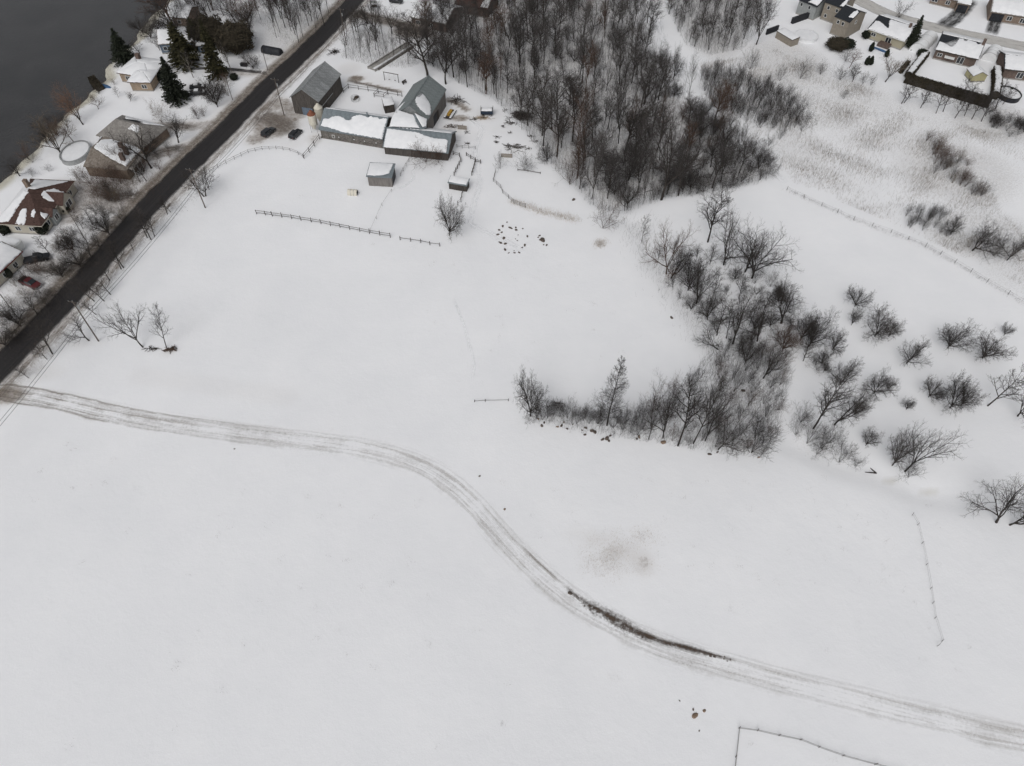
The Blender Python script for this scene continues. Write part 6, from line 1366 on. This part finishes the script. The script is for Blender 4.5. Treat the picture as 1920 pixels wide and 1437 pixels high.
# calf hutch
p_ = gp(662, 364); o = empty('calf_hutch', p_, R(-8), 'small white calf hutch in the pasture', 'hutch'); n_ = 9; vs, fs = [], []
for i, x in enumerate((-1.2, -.4, .4, 1.2)):
    vs += [(x, .75 * math.cos(math.pi * j / (n_ - 1)), 1.3 * math.sin(math.pi * j / (n_ - 1)) ** .7) for j in range(n_)]
    if i: fs += [((i - 1) * n_ + j, (i - 1) * n_ + j + 1, i * n_ + j + 1, i * n_ + j) for j in range(n_ - 1)]
fs.append(tuple(range(n_))); MB().add(vs, fs).build('shell', 'cream_metal', o); MB().prism([(1.14, -.6, 0), (1.14, .6, 0), (1.14, .5, .9), (1.14, 0, 1.15), (1.14, -.5, .9)], (.03, 0, 0)).build('opening', 'tarp_black', o)
for x in (-.42, .38): MB().tube([(x, .78 * math.cos(math.pi * j / 8), 1.34 * math.sin(math.pi * j / 8) ** .7) for j in range(9)], .04, 4).build('rib', 'galvanised', o)
# small wagon with snow, wagon with yellow machine
p_ = gp(*fj(507, 245)); o = empty('farm_wagon', p_, R(0), 'navy box wagon with a snow load beside the barn yard', 'wagon')
MB().box(-1.7, 1.7, -1.0, 1.0, .55, 1.5).build('box', 'tarp_navy', o); put_snow(o, (-1.6, -.95, 1.5), (3.2, 0, 0), (0, 1.9, 0), [(.02,.02),(.98,.02),(.98,.98),(.02,.98)], .35, .05)
for x in (-1.72, 1.68): MB().box(x, x + .08, -.95, .95, 1.5, 2.1).build('end_rail', 'fence_wood', o)
for x in (-1.1, 1.1):
    for s_ in (-1, 1): t = new_obj('wheel', WHEEL, o); t.location = (x, s_ * 1.0, .33); new_obj('rim', RIM, t)
p_ = gp(*f3(1480, 960)); o = empty('farm_machine', p_, R(72), 'yellow farm implement half buried in snow at the barn door', 'machine')
MB().box(-2.2, 2.2, -1.1, 1.1, .3, .6).build('platform', 'dark_wood', o); MB().box(-1.3, 1.1, -.35, .35, .6, 1.25).build('body', 'yellow_paint', o)
for y in (-1.15, .55): put_snow(o, (-2.3, y, .6), (4.6, 0, 0), (0, .65, 0), [(.02,.05),(.98,.05),(.98,.95),(.02,.95)], .4, .08)
# brush and junk
g_ = np.random.RandomState(77)
def heap(name, c, rx, ry, h, n, L, r, m, label, cat='pile'):
    p = gp(*c); P = g_.normal(0, .45, (n, 2)) * [rx, ry]; z = h * np.exp(-((P[:, 0] / rx) ** 2 + (P[:, 1] / ry) ** 2)) * g_.uniform(.2, 1, n); a = g_.uniform(0, 6.28, n); l = L * g_.uniform(.5, 1, n); dz = g_.normal(0, .12, n) * l
    A0 = np.c_[P, z + .05]; B0 = np.c_[P[:, 0] + np.cos(a) * l, P[:, 1] + np.sin(a) * l, np.abs(z + dz) + .05]
    o = new_obj(name, seg_mesh(name, A0, B0, np.full(n, r), np.full(n, r * .6), 4, m)); o.location = p; return tag(o, label, cat)
heap('brush_pile', (978, 222), 4.0, 2.6, 1.8, 700, 2.2, .03, 'twig', 'dark brush heap at the edge of the wood')
heap('timber_pile', (962, 278), 2.6, 1.1, .6, 40, 2.2, .07, 'fence_wood', 'loose pile of old timber behind the slatted gate'); heap('timber_pile', (955, 232), 1.8, 1.4, .5, 26, 1.5, .06, 'fence_wood', 'scattered broken boards near the brush heap')
heap('timber_pile', (858, 190), 2.2, 1.0, .6, 40, 2.4, .07, 'dark_wood', 'dark timber heap against the barn end'); heap('hay_scraps', (905, 222), 2.4, .8, .25, 120, 1.2, .03, 'straw', 'tangle of dry stalks below the navy wagon')
heap('timber_pile', (845, 238), 2.2, .8, .5, 40, 1.2, .06, 'rock', 'clutter of scrap behind the low shed'); heap('root_stump', (320, 657), 1.3, .5, .7, 46, 1.0, .08, 'bark_rust', 'brown uprooted stump and logs in the field', 'stump'); heap('root_stump', (286, 655), 1.3, .3, .35, 22, 1.1, .07, 'bark', 'dark log at the foot of the leaning field tree', 'stump')
heap('timber_pile', (627, 100), 1.6, 1.2, .8, 30, 2.4, .08, 'bark', 'dark broken branches at the creek side of the road'); heap('branch_heap', (1042, 760), 1.6, .6, .5, 60, 1.2, .03, 'twig', 'small heap of twigs beside the low hedgerow shrubs')
heap('fallen_log', (1644, 888), .2, .1, .2, 2, 2.6, .16, 'bark', 'short dark log lying across the stream', 'log')
for x, y in ((690,280),(720,322),(645,350),(702,402),(872,432),(908,475),(845,540),(668,215),(588,440),(590,482),(300,350),(330,400),(345,498),(400,290),(480,280),(760,505)):
    heap('scrap_heap', fj(x, y), g_.uniform(.4, 1.1), g_.uniform(.3, .6), .35, int(g_.uniform(6, 16)), 1.0, .06, 'dark_wood', 'small dark scrap lying in the snow of the farm yard')['group'] = 'scraps lying around the farm yard'
# rocks
ROCKS = []
for s_ in range(5):
    bm = bmesh.new(); bmesh.ops.create_icosphere(bm, subdivisions=2, radius=1); r_ = random.Random(s_ + 40)
    ax = [Vector((r_.uniform(-1, 1), r_.uniform(-1, 1), r_.uniform(-1, 1))).normalized() for _ in range(7)]
    for v in bm.verts:
        k = 1.0
        for a in ax: k = min(k, .62 / max(.62, v.co.normalized().dot(a)))
        v.co *= k * r_.uniform(.96, 1.04)
    for nm in ('rock', 'rock_tan'):
        me = bpy.data.meshes.new('rock'); bm.to_mesh(me); me.materials.append(MATS[nm]); ROCKS.append((nm, me))
    bm.free()
rk = random.Random(9)
def rock(px, py, wpx, label, group, tan=False, flat_=.55):
    p = gp(px, py); me = rk.choice([m for n, m in ROCKS if (n == 'rock_tan') == tan]); s_ = wpx / px_per_m(p) / 2; o = new_obj('rock', me); o.location = p + Vector((0, 0, s_ * .12)); o.scale = (s_, s_ * rk.uniform(.6, .9), s_ * flat_); o.rotation_euler = (0, 0, rk.uniform(0, 6)); return tag(o, label, 'rock', group)
for x, y, w_ in ((640,1190,7),(612,1220,6),(600,1258,7),(632,1240,6),(648,1290,8),(625,1330,7),(662,1335,8),(700,1200,7),(715,1208,5),(750,1200,5),(752,1220,7),(808,1208,4),(848,1272,7),(748,1295,3),(763,1310,4),(825,1350,8),(803,1368,4),(660,1385,8),(690,1415,5),(740,1412,5),(778,1410,6),(735,1395,3),(675,1155,4),(770,1262,3),(610,1320,4),(985,1345,4)):
    rock(*fj(x, y), w_ * .98, 'dark stone of the ring poking out of the pasture snow', 'stones lying in a ring in the pasture')
for x, y, w_ in ((950,1268,5),(972,1305,12),(960,1300,8),(985,1312,8),(938,1282,4),(1010,1348,6)):
    rock(*fj(x, y), w_, 'stone in the black heap beside the stone ring', 'stones of the black heap')
fh = lambda x, y: (940 + x * .2917, 600 + y * .2917)
for x, y, w_ in ((238,637,5),(275,662,6),(262,682,8),(360,688,6),(388,680,8),(402,660,5),(422,700,6),(458,672,4),(540,695,9),(535,740,7),(520,710,5),(580,715,11),(600,722,10),(650,770,9),(680,765,11),(690,778,7),(700,745,6),(885,752,9),(870,765,6),(1040,790,12),(1340,865,9),(1390,850,6),(1555,455,9)):
    rock(*fh(x, y), w_, 'brown boulder along the foot of the hedgerow', 'boulders along the hedgerow', rk.random() < .3, .7)
for x, y, w_, t_, lb in ((1303,1342,13,True,'large tan boulder sticking out of the near field'), (1321,1333,7,True,'smaller tan stone beside the large boulder'), (1300,1331,6,False,'dark stone touching the large boulder'), (1311,1371,4,False,'tiny dark stone below the large boulder'), (1274,1314,4,False,'tiny dark stone above the large boulder'),
                          (899,893,5,False,'dark clod beside the track bend'), (946,955,6,True,'lone tan stone above the farm track'), (1259,596,8,False,'dark snag in the middle of the pasture'), (1075,375,8,False,'dark log end near the rusty bush'), (1069,1113,10,False,'dark clump of soil at the head of the bare bank'), (1422,858,6,True,'orange brown stone at the thicket edge'), (440,842,4,False,'dark clod below the track in the near field')):
    rock(x, y, w_, lb, None, t_, .6)
for i in range(26):
    t = rk.random(); q = soil[0] * 0; k = rk.randrange(len(soil) - 1); q = soil[k] * (1 - t) + soil[k + 1] * t
    px_, py_ = proj((q[0], q[1], 0)); rock(px_ + rk.uniform(-5, 5), py_ + rk.uniform(-2, 5), rk.uniform(2.5, 6), 'dark clod of soil on the scraped bank', 'clods on the scraped bank')
# car shelters, slide, small things
def tunnel(a, b, wd, h, label):
    A_, B_ = at(*a, 0), at(*b, 0); d = B_ - A_; L = d.length; d.normalize(); o = empty('car_shelter', (A_.x, A_.y, hz(A_.x, A_.y)), math.atan2(d.y, d.x), label, 'shelter'); n = 11; vs, fs = [], []
    for i, x in enumerate((0, L * .33, L * .66, L)):
        vs += [(x, wd / 2 * math.cos(math.pi * j / (n - 1)), h * math.sin(math.pi * j / (n - 1)) ** .75) for j in range(n)]
        if i: fs += [((i - 1) * n + j, (i - 1) * n + j + 1, i * n + j + 1, i * n + j) for j in range(n - 1)]
    MB().add(vs, fs).build('cover', 'plastic_white', o, True)
    for x, s_ in ((.02, .03), (L - .05, .03)): MB().prism([(x, wd / 2 * .97 * math.cos(math.pi * j / (n - 1)), h * .97 * math.sin(math.pi * j / (n - 1)) ** .75) for j in range(n)], (s_, 0, 0)).build('end_panel', 'plastic_white', o)
    for x in (L * .33, L * .66): MB().tube([(x, wd / 2 * 1.01 * math.cos(math.pi * j / 10), h * 1.01 * math.sin(math.pi * j / 10) ** .75) for j in range(11)], .035, 4).build('hoop', 'galvanised', o)
    return o
tunnel(p7(300, 385), p7(500, 190), 4.6, 2.7, 'white plastic car shelter between the two bungalows'); tunnel(p7(1375, 520), p7(1460, 395), 4.4, 2.6, 'white plastic car shelter right of the red brick bungalow')
p_ = gp(*p6(700, 690)); o = empty('play_slide', p_, R(-30), 'blue plastic play slide in the beige bungalow garden', 'slide')
MB().tube([(-2.2, 0, .5), (-1.0, .1, .55), (.2, 0, .45), (1.4, -.1, .3), (2.4, -.1, .15)], [.45, .22, .3, .35, .3], 7).build('chute', 'tarp_blue', o); MB().tube([(-2.2, 0, 0), (-2.2, 0, 1.0)], .55, 8).build('tower', 'tarp_blue', o)
for x in (-1.9, -2.5): MB().tube([(x, .3, -.1), (x, .3, 1.5)], .04, 5).build('handle', 'tarp_blue', o)
p_ = gp(702, 16); o = empty('garden_swing', p_, R(-5), 'small dark metal garden swing beside the road bend', 'swing')
for x in (-1.1, 1.1):
    for y in (-.6, .6): MB().tube([(x, y, -.1), (x, 0, 2.0)], .05, 5).build('leg', 'cable', o)
MB().box(-1.2, 1.2, -.7, .7, 2.02, 2.1).build('canopy', 'galvanised', o); MB().box(-.9, .9, -.25, .25, .5, .6).build('seat', 'dark_wood', o); MB().box(-.9, .9, .26, .32, .6, 1.1).build('backrest', 'dark_wood', o)
p_ = gp(458, 124); o = empty('storage_bin', p_, R(-10), 'low dark storage bin beside the bare lane', 'bin'); MB().box(-1.0, 1.0, -.5, .5, 0, .75).build('bin_body', 'tarp_black', o); MB().box(-1.05, 1.05, -.55, .55, .753, .85).build('lid', 'tarp_black', o)
p_ = gp(198, 163); o = empty('covered_boat', p_, R(-25), 'upturned boat under a blue cover at the water edge', 'boat'); mb = MB(); vs, fs = [], []
for i, (x, w_) in enumerate(((-2, .5), (-1, .75), (.5, .75), (1.6, .4), (2.1, .05))):
    vs += [(x, -w_, 0), (x, -w_ * .7, .4), (x, 0, .6), (x, w_ * .7, .4), (x, w_, 0)]
    if i: fs += [((i - 1) * 5 + j, (i - 1) * 5 + j + 1, i * 5 + j + 1, i * 5 + j) for j in range(4)]
mb.add(vs, fs + [(0, 1, 2, 3, 4)]).build('hull', 'tarp_blue', o, True); MB().tube([(-2, 0, .62), (2.0, 0, .3)], .05, 5).build('keel', 'white_paint', o)
# trail and wheel tracks pressed in the snow
ribbon_material('pressed_snow', (.66, .67, .69), (.76, .77, .79), [(.25, .2, .12), (.75, .2, .12)], .45, .05, .5)
way('trail', [(1232,-5),(1238,60),(1262,120),(1290,180),(1330,230),(1390,290),(1450,325),(1475,345)], 3.4, 'pressed_snow', .04, 'snowy trail through the wood'); way('trail', [(985,470),(880,420),(900,340),(890,280),(905,240),(870,215)], 2.6, 'pressed_snow', .04, 'faint vehicle track through the farm yard')
way('trail', [fq(1120, 1150), fq(1230, 1110), fq(1290, 1060), fq(1285, 990)], 1.2, 'pressed_snow', .04, 'faint curved track beside the run-in shed'); way('trail', [(850,560),(870,610),(890,680),(885,715)], .9, 'pressed_snow', .04, 'faint footpath across the pasture')
